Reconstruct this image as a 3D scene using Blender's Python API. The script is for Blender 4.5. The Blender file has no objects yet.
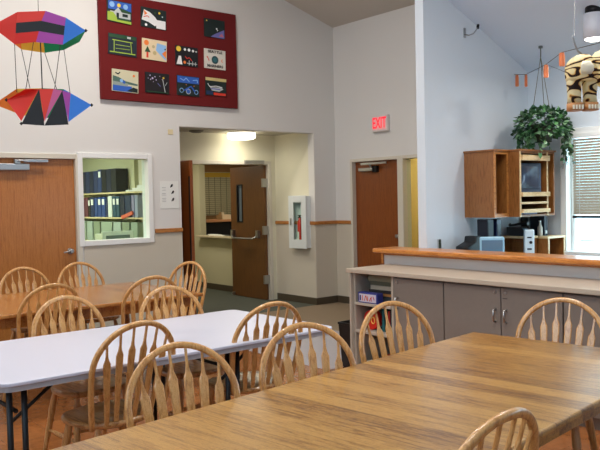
import bpy, bmesh, math, random
from mathutils import Vector, Matrix
R = math.radians
col = bpy.context.scene.collection
scn = bpy.context.scene
rnd = random.Random(7)

# ------------------------------------------------------------------ materials
MATS = {}
def s2l(c):
    return tuple((x/12.92 if x <= .04045 else ((x+.055)/1.055)**2.4) for x in c)
def newmat(name):
    m = bpy.data.materials.new(name); m.use_nodes = True
    return m, m.node_tree, m.node_tree.nodes['Principled BSDF']
def mat(name, rgb, rough=.6, metal=0, spec=.5, trans=0, emit=None, es=1, alpha=1, coat=0, bump=0, bscale=60, var=0, vscale=3):
    if name in MATS: return MATS[name]
    m, nt, b = newmat(name)
    c = (*s2l(rgb), 1)
    b.inputs['Base Color'].default_value = c
    b.inputs['Roughness'].default_value = rough
    b.inputs['Metallic'].default_value = metal
    b.inputs['Specular IOR Level'].default_value = spec
    b.inputs['Transmission Weight'].default_value = trans
    b.inputs['Coat Weight'].default_value = coat
    b.inputs['Coat Roughness'].default_value = .15
    if emit:
        b.inputs['Emission Color'].default_value = (*s2l(emit), 1); b.inputs['Emission Strength'].default_value = es
    tc = nt.nodes.new('ShaderNodeTexCoord')
    if bump:
        n = nt.nodes.new('ShaderNodeTexNoise'); n.inputs['Scale'].default_value = bscale; n.inputs['Detail'].default_value = 4
        nt.links.new(tc.outputs['Object'], n.inputs['Vector'])
        bp = nt.nodes.new('ShaderNodeBump'); bp.inputs['Strength'].default_value = bump; bp.inputs['Distance'].default_value = .01
        nt.links.new(n.outputs['Fac'], bp.inputs['Height']); nt.links.new(bp.outputs['Normal'], b.inputs['Normal'])
    if var:
        n = nt.nodes.new('ShaderNodeTexNoise'); n.inputs['Scale'].default_value = vscale; n.inputs['Detail'].default_value = 5
        nt.links.new(tc.outputs['Object'], n.inputs['Vector'])
        mx = nt.nodes.new('ShaderNodeMix'); mx.data_type = 'RGBA'
        mx.inputs['A'].default_value = tuple(x*(1-var) for x in c[:3])+(1,)
        mx.inputs['B'].default_value = tuple(min(1, x*(1+var)) for x in c[:3])+(1,)
        nt.links.new(n.outputs['Fac'], mx.inputs['Factor']); nt.links.new(mx.outputs['Result'], b.inputs['Base Color'])
    MATS[name] = m
    return m
def wood(name, c1, c2, c3, stretch=(1, 12, 12), scale=3.0, rough=.35, coat=.3, plank=None, rings=.5, bump=.03):
    """oak like grain; stretch multiplies object coordinates (low value = along the grain)"""
    if name in MATS: return MATS[name]
    m, nt, b = newmat(name); N = nt.nodes; L = nt.links
    tc = N.new('ShaderNodeTexCoord'); mp = N.new('ShaderNodeMapping'); mp.inputs['Scale'].default_value = stretch
    vec = tc.outputs['Object']
    pf = None
    if plank:   # (axis index, width): glued boards of different tone; each board offsets the grain
        sx = N.new('ShaderNodeSeparateXYZ'); L.new(vec, sx.inputs[0])
        d = N.new('ShaderNodeMath'); d.operation = 'DIVIDE'; L.new(sx.outputs[plank[0]], d.inputs[0]); d.inputs[1].default_value = plank[1]
        fl = N.new('ShaderNodeMath'); fl.operation = 'FLOOR'; L.new(d.outputs[0], fl.inputs[0])
        wn = N.new('ShaderNodeTexWhiteNoise'); wn.noise_dimensions = '1D'; L.new(fl.outputs[0], wn.inputs['W'])
        pf = wn.outputs['Value']
        vs = N.new('ShaderNodeVectorMath'); vs.operation = 'SCALE'; L.new(wn.outputs['Color'], vs.inputs[0]); vs.inputs['Scale'].default_value = 7
        va = N.new('ShaderNodeVectorMath'); va.operation = 'ADD'; L.new(vec, va.inputs[0]); L.new(vs.outputs[0], va.inputs[1])
        vec = va.outputs[0]
    L.new(vec, mp.inputs['Vector'])
    n1 = N.new('ShaderNodeTexNoise'); n1.inputs['Scale'].default_value = scale; n1.inputs['Detail'].default_value = 3; n1.inputs['Distortion'].default_value = .6
    L.new(mp.outputs[0], n1.inputs['Vector'])
    ml = N.new('ShaderNodeMath'); ml.operation = 'MULTIPLY'; L.new(n1.outputs['Fac'], ml.inputs[0]); ml.inputs[1].default_value = 14
    sn = N.new('ShaderNodeMath'); sn.operation = 'SINE'; L.new(ml.outputs[0], sn.inputs[0])
    n2 = N.new('ShaderNodeTexNoise'); n2.inputs['Scale'].default_value = scale*9; n2.inputs['Detail'].default_value = 6; n2.inputs['Roughness'].default_value = .7
    L.new(mp.outputs[0], n2.inputs['Vector'])
    a = N.new('ShaderNodeMath'); a.operation = 'MULTIPLY_ADD'; L.new(sn.outputs[0], a.inputs[0]); a.inputs[1].default_value = .22*rings; L.new(n2.outputs['Fac'], a.inputs[2])
    last = a.outputs[0]
    if pf:
        a2 = N.new('ShaderNodeMath'); a2.operation = 'MULTIPLY_ADD'; L.new(pf, a2.inputs[0]); a2.inputs[1].default_value = .30; L.new(last, a2.inputs[2])
        a3 = N.new('ShaderNodeMath'); a3.operation = 'SUBTRACT'; L.new(a2.outputs[0], a3.inputs[0]); a3.inputs[1].default_value = .15
        last = a3.outputs[0]
    cr = N.new('ShaderNodeValToRGB'); L.new(last, cr.inputs[0])
    e = cr.color_ramp.elements
    e[0].position = .31; e[0].color = (*s2l(c1), 1); e[1].position = .69; e[1].color = (*s2l(c3), 1)
    x = e.new(.5); x.color = (*s2l(c2), 1)
    if pf:
        fr = N.new('ShaderNodeMath'); fr.operation = 'FRACT'; L.new(d.outputs[0], fr.inputs[0])
        ls = N.new('ShaderNodeMath'); ls.operation = 'LESS_THAN'; L.new(fr.outputs[0], ls.inputs[0]); ls.inputs[1].default_value = .035
        n3 = N.new('ShaderNodeTexNoise'); n3.inputs['Scale'].default_value = scale*20; n3.inputs['Detail'].default_value = 2; L.new(mp.outputs[0], n3.inputs['Vector'])
        gt = N.new('ShaderNodeMath'); gt.operation = 'GREATER_THAN'; L.new(n3.outputs['Fac'], gt.inputs[0]); gt.inputs[1].default_value = .60
        ad = N.new('ShaderNodeMath'); ad.operation = 'MAXIMUM'; L.new(ls.outputs[0], ad.inputs[0]); L.new(gt.outputs[0], ad.inputs[1])
        ma = N.new('ShaderNodeMath'); ma.operation = 'MULTIPLY'; L.new(ad.outputs[0], ma.inputs[0]); ma.inputs[1].default_value = .55
        mm = N.new('ShaderNodeMix'); mm.data_type = 'RGBA'; L.new(ma.outputs[0], mm.inputs['Factor']); L.new(cr.outputs[0], mm.inputs['A']); mm.inputs['B'].default_value = (*s2l(tuple(q*.85 for q in c1)), 1)
        L.new(mm.outputs['Result'], b.inputs['Base Color'])
    else: L.new(cr.outputs[0], b.inputs['Base Color'])
    b.inputs['Roughness'].default_value = rough; b.inputs['Coat Weight'].default_value = coat; b.inputs['Coat Roughness'].default_value = .2
    bp = N.new('ShaderNodeBump'); bp.inputs['Strength'].default_value = bump*3; bp.inputs['Distance'].default_value = .003
    L.new(n2.outputs['Fac'], bp.inputs['Height']); L.new(bp.outputs[0], b.inputs['Normal'])
    MATS[name] = m
    return m

WALLP = mat('wall_paint_upper', (.87, .86, .845), .85, bump=.05, bscale=150)
WALLLOW = mat('wainscot_vinyl', (.80, .765, .70), .7, bump=.05, bscale=120)
WALLK = mat('wall_paint_daylit', (.82, .85, .88), .85, bump=.05, bscale=150)  # blue of the window daylight put into the wall colour
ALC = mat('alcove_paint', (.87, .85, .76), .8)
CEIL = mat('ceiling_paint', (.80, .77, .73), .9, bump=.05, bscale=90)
CEILK = mat('ceiling_paint_daylit', (.86, .91, .97), .9, bump=.05, bscale=90)  # same daylight blue put into the ceiling colour
FRAME = mat('frame_paint', (.83, .80, .74), .5)
WHITEF = mat('white_frame', (.93, .93, .92), .45)
RAIL = wood('rail_wood', (.55, .33, .13), (.68, .43, .19), (.75, .50, .25), (3, 3, 14), 4)
CAPW = wood('cap_wood', (.60, .34, .12), (.74, .45, .18), (.82, .54, .26), (14, 1.2, 14), 4, rough=.3)
BASEB = mat('baseboard_vinyl', (.30, .26, .20), .5)
DOORW = wood('door_oak', (.58, .33, .12), (.68, .42, .18), (.74, .48, .23), (22, 22, .8), 5, rough=.4, coat=.15, rings=.4)
DOORR = wood('door_mahogany', (.40, .19, .05), (.50, .25, .08), (.56, .30, .11), (22, 22, .8), 5, rough=.4, coat=.15, rings=.4)
DOORD = wood('door_walnut', (.30, .18, .07), (.40, .25, .10), (.46, .29, .13), (22, 22, .8), 5, rough=.4, coat=.15, rings=.4)
TABLEW = wood('table_oak', (.44, .28, .10), (.63, .45, .20), (.73, .55, .28), (16, 1.3, 16), 4.6, rough=.30, coat=.4, plank=(0, .105), rings=.55)
TABLEO = wood('table_oak_warm', (.56, .34, .14), (.68, .44, .20), (.75, .51, .26), (14, 1.0, 14), 3.6, rough=.25, coat=.5, plank=(0, .105), rings=.5)
CHAIRW = wood('chair_oak', (.64, .42, .21), (.78, .56, .31), (.85, .65, .40), (14, 14, 1.2), 5, rough=.28, coat=.6, rings=.5)
SEATW = wood('seat_oak', (.56, .37, .18), (.71, .50, .28), (.78, .58, .35), (10, 1.2, 10), 4, rough=.3, coat=.5, rings=.9)
CABW = wood('cabinet_oak', (.46, .27, .11), (.55, .34, .15), (.62, .40, .20), (16, 16, 1.4), 6, rough=.4, coat=.2, rings=.6)
CABLIGHT = wood('pale_maple', (.76, .62, .42), (.86, .73, .53), (.92, .81, .63), (2, 2, 9), 4, rough=.4, coat=.2)
GREYCAB = mat('cabinet_laminate', (.50, .455, .42), .55, bump=.04, bscale=200, var=.05, vscale=30)
GREYSIDE = mat('cabinet_side', (.69, .64, .58), .55)
CTOP = mat('countertop_laminate', (.72, .66, .59), .4, var=.07, vscale=60)
METAL = mat('brushed_metal', (.70, .70, .70), .35, 1)
DARKM = mat('dark_metal', (.10, .10, .11), .4, .6)
BLACK = mat('black_plastic', (.055, .055, .065), .45)
NAVYB = mat('navy_black_plastic', (.07, .08, .14), .4)
CABSHADE = mat('painted_cabinet_shade', (.08, .055, .04), .8)  # shade inside the open cabinets, put into the back panel colour
WPLAST = mat('white_plastic_top', (.80, .80, .85), .35)
WEDGE = mat('white_plastic_edge', (.66, .65, .66), .5)
PAPER = mat('paper_white', (.92, .92, .90), .8)
BURG = mat('burgundy_felt', (.41, .045, .055), .95, bump=.25, bscale=220)
GLOW = mat('lamp_glow', (1, 1, 1), .5, emit=(1, .98, .92), es=9)

def glassmat(name, tint=(.95, 1, .97), rough=.0):
    m, nt, b = newmat(name); N = nt.nodes; L = nt.links
    N.remove(b)
    g = N.new('ShaderNodeBsdfGlossy'); g.inputs['Roughness'].default_value = .02
    t = N.new('ShaderNodeBsdfTransparent'); t.inputs['Color'].default_value = (*s2l(tint), 1)
    f = N.new('ShaderNodeFresnel'); f.inputs['IOR'].default_value = 1.45
    ge = N.new('ShaderNodeNewGeometry'); fm = N.new('ShaderNodeMath'); fm.operation = 'SUBTRACT'; fm.use_clamp = True   # reflect on the outer face only
    L.new(f.outputs[0], fm.inputs[0]); L.new(ge.outputs['Backfacing'], fm.inputs[1])
    mx = N.new('ShaderNodeMixShader'); L.new(fm.outputs[0], mx.inputs[0]); L.new(t.outputs[0], mx.inputs[1]); L.new(g.outputs[0], mx.inputs[2])
    L.new(mx.outputs[0], N['Material Output'].inputs['Surface'])
    MATS[name] = m
    return m
GLASS = glassmat('window_glass', (.97, 1, .985))

def translucent(name, rgb, fac=.5, alpha=None):
    m, nt, b = newmat(name); N = nt.nodes; L = nt.links
    b.inputs['Base Color'].default_value = (*s2l(rgb), 1); b.inputs['Roughness'].default_value = .6
    t = N.new('ShaderNodeBsdfTranslucent'); t.inputs['Color'].default_value = (*s2l(rgb), 1)
    mx = N.new('ShaderNodeMixShader'); mx.inputs[0].default_value = fac
    L.new(b.outputs[0], mx.inputs[1]); L.new(t.outputs[0], mx.inputs[2]); L.new(mx.outputs[0], N['Material Output'].inputs['Surface'])
    MATS[name] = m
    return m

# ------------------------------------------------------------------ mesh builder
class MB:
    def __init__(s): s.v = []; s.f = []; s.mi = []; s.sm = []; s.M = Matrix(); s.m = 0
    def add(s, vs, fs, smooth=False, caps=()):
        o = len(s.v); s.v += [tuple(s.M @ Vector(v)) for v in vs]
        for f in fs: s.f.append([i+o for i in f]); s.mi.append(s.m); s.sm.append(smooth)
        for f in caps: s.f.append([i+o for i in f]); s.mi.append(s.m); s.sm.append(False)
    def box(s, x0, x1, y0, y1, z0, z1):
        x0, x1 = min(x0, x1), max(x0, x1); y0, y1 = min(y0, y1), max(y0, y1); z0, z1 = min(z0, z1), max(z0, z1)
        s.add([(x0,y0,z0),(x1,y0,z0),(x1,y1,z0),(x0,y1,z0),(x0,y0,z1),(x1,y0,z1),(x1,y1,z1),(x0,y1,z1)],
              [(3,2,1,0),(4,5,6,7),(0,1,5,4),(1,2,6,5),(2,3,7,6),(3,0,4,7)]); return s
    def tube(s, pts, rad, n=8, smooth=True, caps=True):
        pts = [Vector(p) for p in pts]
        rs = rad if isinstance(rad, (list, tuple)) else [rad]*len(pts)
        rings = []; up = None
        for i, p in enumerate(pts):
            t = (pts[min(i+1, len(pts)-1)]-pts[max(i-1, 0)]).normalized()
            if up is None: up = t.orthogonal().normalized()
            up = (up - t*up.dot(t)).normalized(); b = t.cross(up)
            rings.append([p+(up*math.cos(2*math.pi*k/n)+b*math.sin(2*math.pi*k/n))*rs[i] for k in range(n)])
        vs = [v for r in rings for v in r]; fs = []
        for i in range(len(rings)-1):
            for k in range(n): a = i*n+k; c = i*n+(k+1) % n; fs.append((a, c, c+n, a+n))
        m_ = len(vs)
        s.add(vs, fs, smooth, [tuple(range(n-1, -1, -1)), tuple(range(m_-n, m_))] if caps else ())
        return s
    def lathe(s, prof, c=(0,0,0), n=24, smooth=True):
        vs = []; fs = []
        for r, z in prof:
            for k in range(n): a = 2*math.pi*k/n; vs.append((c[0]+r*math.cos(a), c[1]+r*math.sin(a), c[2]+z))
        for i in range(len(prof)-1):
            for k in range(n): a = i*n+k; b = i*n+(k+1) % n; fs.append((a, b, b+n, a+n))
        s.add(vs, fs, smooth); return s
    def prism(s, poly, a, b, plane='xy', smooth=False):
        """extrude 2D poly between a and b along the axis normal to plane"""
        def P(u, w, h):
            return {'xy': (u, w, h), 'xz': (u, h, w), 'yz': (h, u, w)}[plane]
        n = len(poly)
        vs = [P(u, w, a) for u, w in poly]+[P(u, w, b) for u, w in poly]
        o = []
        for i in range(n): j = (i+1) % n; o.append((i, j, j+n, i+n))
        s.add(vs, o, smooth, [tuple(range(n-1, -1, -1)), tuple(range(n, 2*n))]); return s
    def sweep(s, pts, normals, w, d):
        """rectangular bar along pts; normals = direction of width w; d = depth across"""
        pts = [Vector(p) for p in pts]; rings = []
        for i, p in enumerate(pts):
            t = (pts[min(i+1, len(pts)-1)]-pts[max(i-1, 0)]).normalized()
            nn = Vector(normals[i]); nn = (nn - t*nn.dot(t)).normalized(); b = t.cross(nn)
            ring = []
            for k in range(12):
                a = 2*math.pi*k/12; ca, sa = math.cos(a), math.sin(a)
                ca = math.copysign(abs(ca)**.6, ca); sa = math.copysign(abs(sa)**.6, sa)
                ring.append(p+nn*ca*w/2+b*sa*d/2)
            rings.append(ring)
        n = 12; vs = [v for r in rings for v in r]; fs = []
        for i in range(len(rings)-1):
            for k in range(n): a = i*n+k; c = i*n+(k+1) % n; fs.append((a, c, c+n, a+n))
        s.add(vs, fs, True, [tuple(range(n-1, -1, -1)), tuple(range(len(vs)-n, len(vs)))]); return s
    def build(s, name, mats, parent=None, bevel=0, seg=2, loc=None):
        me = bpy.data.meshes.new(name); me.from_pydata(s.v, [], s.f)
        if not isinstance(mats, (list, tuple)): mats = [mats]
        for m in mats: me.materials.append(m)
        for p, mi, sm in zip(me.polygons, s.mi, s.sm): p.material_index = mi; p.use_smooth = sm
        bm = bmesh.new(); bm.from_mesh(me); 
        bmesh.ops.recalc_face_normals(bm, faces=bm.faces); bm.to_mesh(me); bm.free()
        o = bpy.data.objects.new(name, me); col.objects.link(o)
        if parent: o.parent = parent
        if loc: o.location = loc
        if bevel:
            md = o.modifiers.new('bevel', 'BEVEL'); md.width = bevel; md.segments = seg; md.limit_method = 'ANGLE'; md.angle_limit = R(40)
        return o
def B(*a): return MB().box(*a)
def tag(o, label=None, cat=None, group=None, kind=None):
    if label: o['label'] = label
    if cat: o['category'] = cat
    if group: o['group'] = group
    if kind: o['kind'] = kind
    return o
def empty(name, loc=(0,0,0), rz=0):
    e = bpy.data.objects.new(name, None); col.objects.link(e); e.location = loc; e.rotation_euler = (0,0,rz)
    e.empty_display_size = .1; return e
def copy_tree(o, parent=None):
    c = o.copy(); col.objects.link(c)
    if parent: c.parent = parent
    for ch in list(o.children): copy_tree(ch, c)
    return c
def struct(o, label): o['kind'] = 'structure'; o['label'] = label; return o
def textmesh(txt, size, m, name, parent, loc, rot, depth=.001, sx=1.0, bold=0):
    cu = bpy.data.curves.new('t', 'FONT'); cu.body = txt; cu.size = size; cu.extrude = depth; cu.align_x = 'CENTER'; cu.align_y = 'CENTER'; cu.offset = bold
    t = bpy.data.objects.new('t', cu); col.objects.link(t)
    bpy.context.view_layer.update()
    me = bpy.data.meshes.new_from_object(t.evaluated_get(bpy.context.evaluated_depsgraph_get()))
    bpy.data.objects.remove(t); me.materials.clear(); me.materials.append(m)
    for p in me.polygons: p.material_index = 0
    o = bpy.data.objects.new(name, me); col.objects.link(o); o.parent = parent; o.location = loc; o.rotation_euler = rot; o.scale = (sx, 1, 1)
    return o

# wall panels with holes: grid cells, faces only where solid meets void
def wall(name, axis, p0, p1, urange, zrange, holes, m, label, ztop=None):
    us = sorted({*urange, *[h[0] for h in holes], *[h[1] for h in holes]}); zs = sorted({*zrange, *[h[2] for h in holes], *[h[3] for h in holes]})
    us = [u for u in us if urange[0] <= u <= urange[1]]; zs = [z for z in zs if zrange[0] <= z <= zrange[1]]
    def solid(i, j):
        if i < 0 or j < 0 or i >= len(us)-1 or j >= len(zs)-1: return False
        u = (us[i]+us[i+1])/2; z = (zs[j]+zs[j+1])/2
        return not any(h[0] < u < h[1] and h[2] < z < h[3] for h in holes)
    mb = MB()
    def Pt(p, u, z):
        if ztop and abs(z-zrange[1]) < 1e-6: z = ztop(u)
        return (u, p, z) if axis == 'y' else (p, u, z)
    for i in range(len(us)-1):
        for j in range(len(zs)-1):
            if not solid(i, j): continue
            a, b, c, d = us[i], us[i+1], zs[j], zs[j+1]
            for p in (p0, p1): mb.add([Pt(p,a,c), Pt(p,b,c), Pt(p,b,d), Pt(p,a,d)], [(0,1,2,3)])
            if not solid(i-1, j): mb.add([Pt(p0,a,c), Pt(p1,a,c), Pt(p1,a,d), Pt(p0,a,d)], [(0,1,2,3)])
            if not solid(i+1, j): mb.add([Pt(p0,b,c), Pt(p1,b,c), Pt(p1,b,d), Pt(p0,b,d)], [(0,1,2,3)])
            if not solid(i, j-1): mb.add([Pt(p0,a,c), Pt(p1,a,c), Pt(p1,b,c), Pt(p0,b,c)], [(0,1,2,3)])
            if not solid(i, j+1): mb.add([Pt(p0,a,d), Pt(p1,a,d), Pt(p1,b,d), Pt(p0,b,d)], [(0,1,2,3)])
    return struct(mb.build(name, m), label)

# ------------------------------------------------------------------ key dimensions
YL = 8.10       # left (north) wall face
XE = 7.343      # wall with the exit door
YK = 4.40       # kitchen partition face
XK = 5.07       # its end
XW = 6.663      # kitchen window wall
XR = -3.2; YR = -3.6
def zc(x): return 6.215-.30*x if x > .5 else 6.065-.25*(.5-x)
def zk(x): return 5.641-.43*x
# floor
FLOORM = None
def floor_vinyl():
    m, nt, b = newmat('orange_vinyl'); N = nt.nodes; L = nt.links
    tc = N.new('ShaderNodeTexCoord'); n = N.new('ShaderNodeTexNoise'); n.inputs['Scale'].default_value = 14; n.inputs['Detail'].default_value = 8; n.inputs['Roughness'].default_value = .7
    L.new(tc.outputs['Object'], n.inputs['Vector'])
    br = N.new('ShaderNodeTexBrick'); br.inputs['Scale'].default_value = 3.3; br.offset = 0; br.inputs['Brick Width'].default_value = 1; br.inputs['Row Height'].default_value = 1
    br.inputs['Mortar Size'].default_value = .006
    br.inputs['Color1'].default_value = (*s2l((.64,.40,.22)),1); br.inputs['Color2'].default_value = (*s2l((.68,.43,.24)),1); br.inputs['Mortar'].default_value = (*s2l((.58,.35,.20)),1)
    L.new(tc.outputs['Object'], br.inputs['Vector'])
    cr = N.new('ShaderNodeValToRGB'); L.new(n.outputs['Fac'], cr.inputs[0])
    cr.color_ramp.elements[0].position = .35; cr.color_ramp.elements[0].color = (.55,.5,.45,1); cr.color_ramp.elements[1].position = .65; cr.color_ramp.elements[1].color = (1,1,1,1)
    mx = N.new('ShaderNodeMix'); mx.data_type = 'RGBA'; mx.blend_type = 'MULTIPLY'; mx.inputs['Factor'].default_value = .6
    L.new(br.outputs['Color'], mx.inputs['A']); L.new(cr.outputs[0], mx.inputs['B']); L.new(mx.outputs['Result'], b.inputs['Base Color'])
    b.inputs['Roughness'].default_value = .22; b.inputs['Coat Weight'].default_value = .4; b.inputs['Coat Roughness'].default_value = .12
    return m
struct(B(XR, 5.72, YR, 7.2, -.1, 0).build('floor', floor_vinyl()), 'orange mottled vinyl tile floor under the dining tables')
GREYSTRIP = mat('grey_floor_strip', (.70, .68, .70), .18, var=.05, vscale=20)  # pale grey gloss for the thin strip laid on the floor
struct(B(4.34, 5.72, 4.95, 7.2, 0, .003).build('floor', GREYSTRIP), 'pale grey glossy strip on the floor before the tan carpet')
CARP = mat('tan_carpet', (.53, .46, .37), .95, bump=.4, bscale=400, var=.15, vscale=300)
CARPD = mat('dark_carpet', (.30, .31, .27), .95, bump=.4, bscale=400, var=.2, vscale=300)
struct(B(5.72, 9.0, YR, YL, -.1, 0).build('floor', CARP), 'tan carpet in front of the exit door')
struct(MB().box(XR, 5.72, 7.2, YL, -.1, 0).box(4.0, 9.5, YL, 12.7, -.1, 0).build('floor', CARPD), 'dark grey-green carpet by the double doors')
# ceilings
c = MB()
c.add([(XR,YK,zc(XR)),(.5,YK,zc(.5)),(XE+.1,YK,zc(XE+.1)),(XE+.1,YL+.1,zc(XE+.1)),(.5,YL+.1,zc(.5)),(XR,YL+.1,zc(XR)),
       (XR,YK,zc(XR)+.15),(.5,YK,zc(.5)+.15),(XE+.1,YK,zc(XE+.1)+.15),(XE+.1,YL+.1,zc(XE+.1)+.15),(.5,YL+.1,zc(.5)+.15),(XR,YL+.1,zc(XR)+.15)],
      [(0,1,4,5),(1,2,3,4),(6,7,10,11),(7,8,9,10),(0,1,7,6),(1,2,8,7),(3,4,10,9),(4,5,11,10),(2,3,9,8),(0,5,11,6)])
struct(c.build('ceiling', CEIL), 'warm white sloping ceiling over the dining area')
c = MB()
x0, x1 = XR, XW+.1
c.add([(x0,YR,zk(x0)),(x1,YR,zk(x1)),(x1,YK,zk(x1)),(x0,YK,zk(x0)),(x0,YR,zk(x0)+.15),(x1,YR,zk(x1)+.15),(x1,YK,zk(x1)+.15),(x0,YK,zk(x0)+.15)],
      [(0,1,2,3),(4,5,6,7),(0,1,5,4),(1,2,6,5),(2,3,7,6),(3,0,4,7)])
struct(c.build('ceiling', CEILK), 'white sloping ceiling, daylight blue put into its colour, over the kitchen corner')
c = MB()   # header between the two slopes
pts = [(XR, zk(XR)), (XK, zk(XK)), (XK, zc(XK)+.02), (.5, zc(.5)), (XR, zc(XR))]
c.prism([(a, b) for a, b in pts], YK, YK+.11, 'xz')
struct(c.build('wall_header', WALLK), 'plain header wall between the two ceiling slopes')
# walls
PX1 = 6.935     # alcove opening: x 4.742..6.935
wall('wall_left', 'y', YL, YL+.13, (XR, XE), (0, 6.0), [(2.46, 3.385, 0, 2.04), (3.46, 4.285, 1.10, 2.055), (4.742, PX1, 0, 2.465)], WALLP,
     'grey-white wall with the office door, office window and alcove opening', ztop=lambda u: zc(u)+.02)
wall('wall_exit', 'x', XE, XE+.13, (YK+.095, YL+.13), (0, zc(XE)+.05), [(6.85, 7.73, 0, 2.04), (6.47, 6.755, .1, 2.04)], WALLP, 'grey-white wall with the exit door and sign')
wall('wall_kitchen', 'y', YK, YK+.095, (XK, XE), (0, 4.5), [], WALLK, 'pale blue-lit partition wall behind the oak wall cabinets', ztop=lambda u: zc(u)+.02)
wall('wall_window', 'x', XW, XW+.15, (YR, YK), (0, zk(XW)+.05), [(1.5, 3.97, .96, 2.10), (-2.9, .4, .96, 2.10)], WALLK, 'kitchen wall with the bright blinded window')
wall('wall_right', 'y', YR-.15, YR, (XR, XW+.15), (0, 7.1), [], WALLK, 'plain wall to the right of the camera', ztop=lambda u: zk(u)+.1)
wall('wall_back', 'x', XR-.15, XR, (YR-.15, YL+.13), (0, 7.1), [(-2.0, 3.0, 2.9, 4.3)], WALLP, 'plain wall behind the camera with a high window')
# wainscot panels below the rail
struct(MB().box(XR, 2.40, YL-.006, YL, .1, 1.16).box(4.36, 4.742, YL-.006, YL, .1, 1.16).box(3.46, 4.36, YL-.006, YL, .1, 1.04).box(PX1, XE, YL-.006, YL, .1, 1.16).build('trim_1', WALLLOW), 'beige wainscot vinyl below the chair rail')
struct(B(XE-.006, XE, 7.775, YL, .1, 1.16).build('trim_2', WALLLOW), 'beige wainscot strip beside the exit door frame')
struct(MB().box(4.362, 4.744, YL-.028, YL, 1.155, 1.205).build('trim_3', RAIL, bevel=.006), 'oak chair rail end left of the alcove')
struct(MB().box(PX1-.022, XE-.0, YL-.028, YL-.0005, 1.155, 1.205).box(PX1-.022, PX1, YL, 9.02, 1.155, 1.205).build('trim_4', RAIL, bevel=.006), 'oak chair rail around the alcove corner')
struct(B(XE-.022, XE, 7.775, YL-.028, 1.155, 1.205).build('trim_5', RAIL, bevel=.006), 'oak chair rail beside the exit door frame')
struct(MB().box(3.46, 4.742, YL-.012, YL, 0, .1).box(PX1-.012, XE, YL-.012, YL, 0, .1).build('baseboard_left', BASEB), 'dark vinyl baseboard on the left wall')
struct(MB().box(XE-.012, XE, 7.8, YL, 0, .1).build('baseboard_exit', BASEB), 'dark vinyl baseboard beside the exit door')
# alcove shell
YA = 9.02
wall('wall_alcove_right', 'x', PX1, PX1+.1, (YL+.13, YA), (0, 2.5), [], ALC, 'cream alcove side wall with the extinguisher cabinet')
struct(B(PX1-.006, PX1, YL+.0, YA, .1, 1.16).build('trim_6', WALLLOW), 'beige wainscot on the alcove side wall')
struct(B(PX1-.012, PX1, YL, YA, 0, .1).build('baseboard_alcove', BASEB), 'dark vinyl baseboard on the alcove side wall')
wall('wall_alcove_left', 'x', 4.64, 4.742, (YL+.13, YA), (0, 2.5), [], ALC, 'cream alcove side wall behind the open left door leaf')
wall('wall_alcove_back', 'y', YA, YA+.12, (4.742, PX1+.1), (0, 2.5), [(4.96, 6.80, 0, 2.06)], ALC, 'cream wall around the double doors')
struct(B(4.64, PX1+.1, YL+.13, YA+.12, 2.5, 2.6).build('ceiling', mat('alcove_ceiling', (.72,.70,.64), .9)), 'low flat ceiling of the alcove')
# hallway beyond
HALLW = mat('hall_paint', (.80, .77, .64), .8)
wall('wall_hall_counter', 'x', 6.97, 7.09, (YA+.12, 12.6), (0, 2.6), [(9.5, 11.27, .93, 2.3)], HALLW, 'cream hallway wall with the reception counter opening')
wall('wall_hall_left', 'x', 4.72, 4.80, (YA+.12, 12.6), (0, 2.6), [], HALLW, 'cream hallway side wall')
wall('wall_reception_end', 'y', 12.6, 12.7, (7.09, 9.4), (0, 2.6), [], mat('tan_wall', (.55, .42, .27), .8), 'tan end wall of the reception room with the schedule board')
wall('wall_hall_end', 'y', 12.6, 12.7, (4.72, 7.09), (0, 2.6), [], HALLW, 'cream wall at the end of the hallway')
wall('wall_reception', 'x', 9.3, 9.4, (9.0, 12.7), (0, 2.6), [], mat('tan_wall', (.55, .42, .27), .8), 'tan back wall of the reception room')
wall('wall_reception_side', 'y', 9.0, 9.1, (7.09, 9.4), (0, 2.6), [], HALLW, 'cream side wall of the reception room')
struct(B(4.72, 9.4, YA+.12, 12.7, 2.55, 2.65).build('ceiling', mat('hall_ceiling', (.7,.67,.58), .9)), 'low flat ceiling of the hallway')
struct(B(6.958, 6.97, YA+.14, 12.6, 0, .1).build('baseboard_hall', BASEB), 'dark baseboard under the reception counter')
struct(B(6.86, 7.16, 9.52, 11.26, .90, .93).build('trim_7', mat('reception_ledge', (.80,.74,.62), .4), bevel=.004), 'thin pale reception counter ledge')

# ------------------------------------------------------------------ door frames and doors
def frame(name, axis, p, u0, u1, z0, z1, label, w=.05, d=.02, depth=.14, sill=False, m=FRAME, sgn=-1, wl=None, wr=None):
    mb = MB(); wl = w if wl is None else wl; wr = w if wr is None else wr
    a, b = (p+sgn*d, p+depth)
    def bx(ua, ub, za, zb):
        if axis == 'y': mb.box(ua, ub, a, b, za, zb)
        else: mb.box(a, b, ua, ub, za, zb)
    I = .004
    bx(u0-wl, u0+I, z0 if not sill else z0-w, z1+w); bx(u1-I, u1+wr, z0 if not sill else z0-w, z1+w); bx(u0+I, u1-I, z1-I, z1+w)
    if sill: bx(u0+I, u1-I, z0-w, z0+I)
    return struct(mb.build(name, m, bevel=.004), label)
frame('trim_8', 'y', YL, 2.46, 3.385, 0, 2.04, 'painted steel frame of the office door')
frame('trim_9', 'y', YA, 4.96, 6.80, 0, 2.06, 'painted steel frame of the double doors')
frame('trim_10', 'x', XE, 6.85, 7.73, 0, 2.04, 'painted steel frame of the exit door', w=.04, wl=.09)
frame('trim_11', 'x', XE, 6.47, 6.755, .1, 2.04, 'painted steel frame of the sidelight by the exit door', w=.04, wr=0.003)
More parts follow.
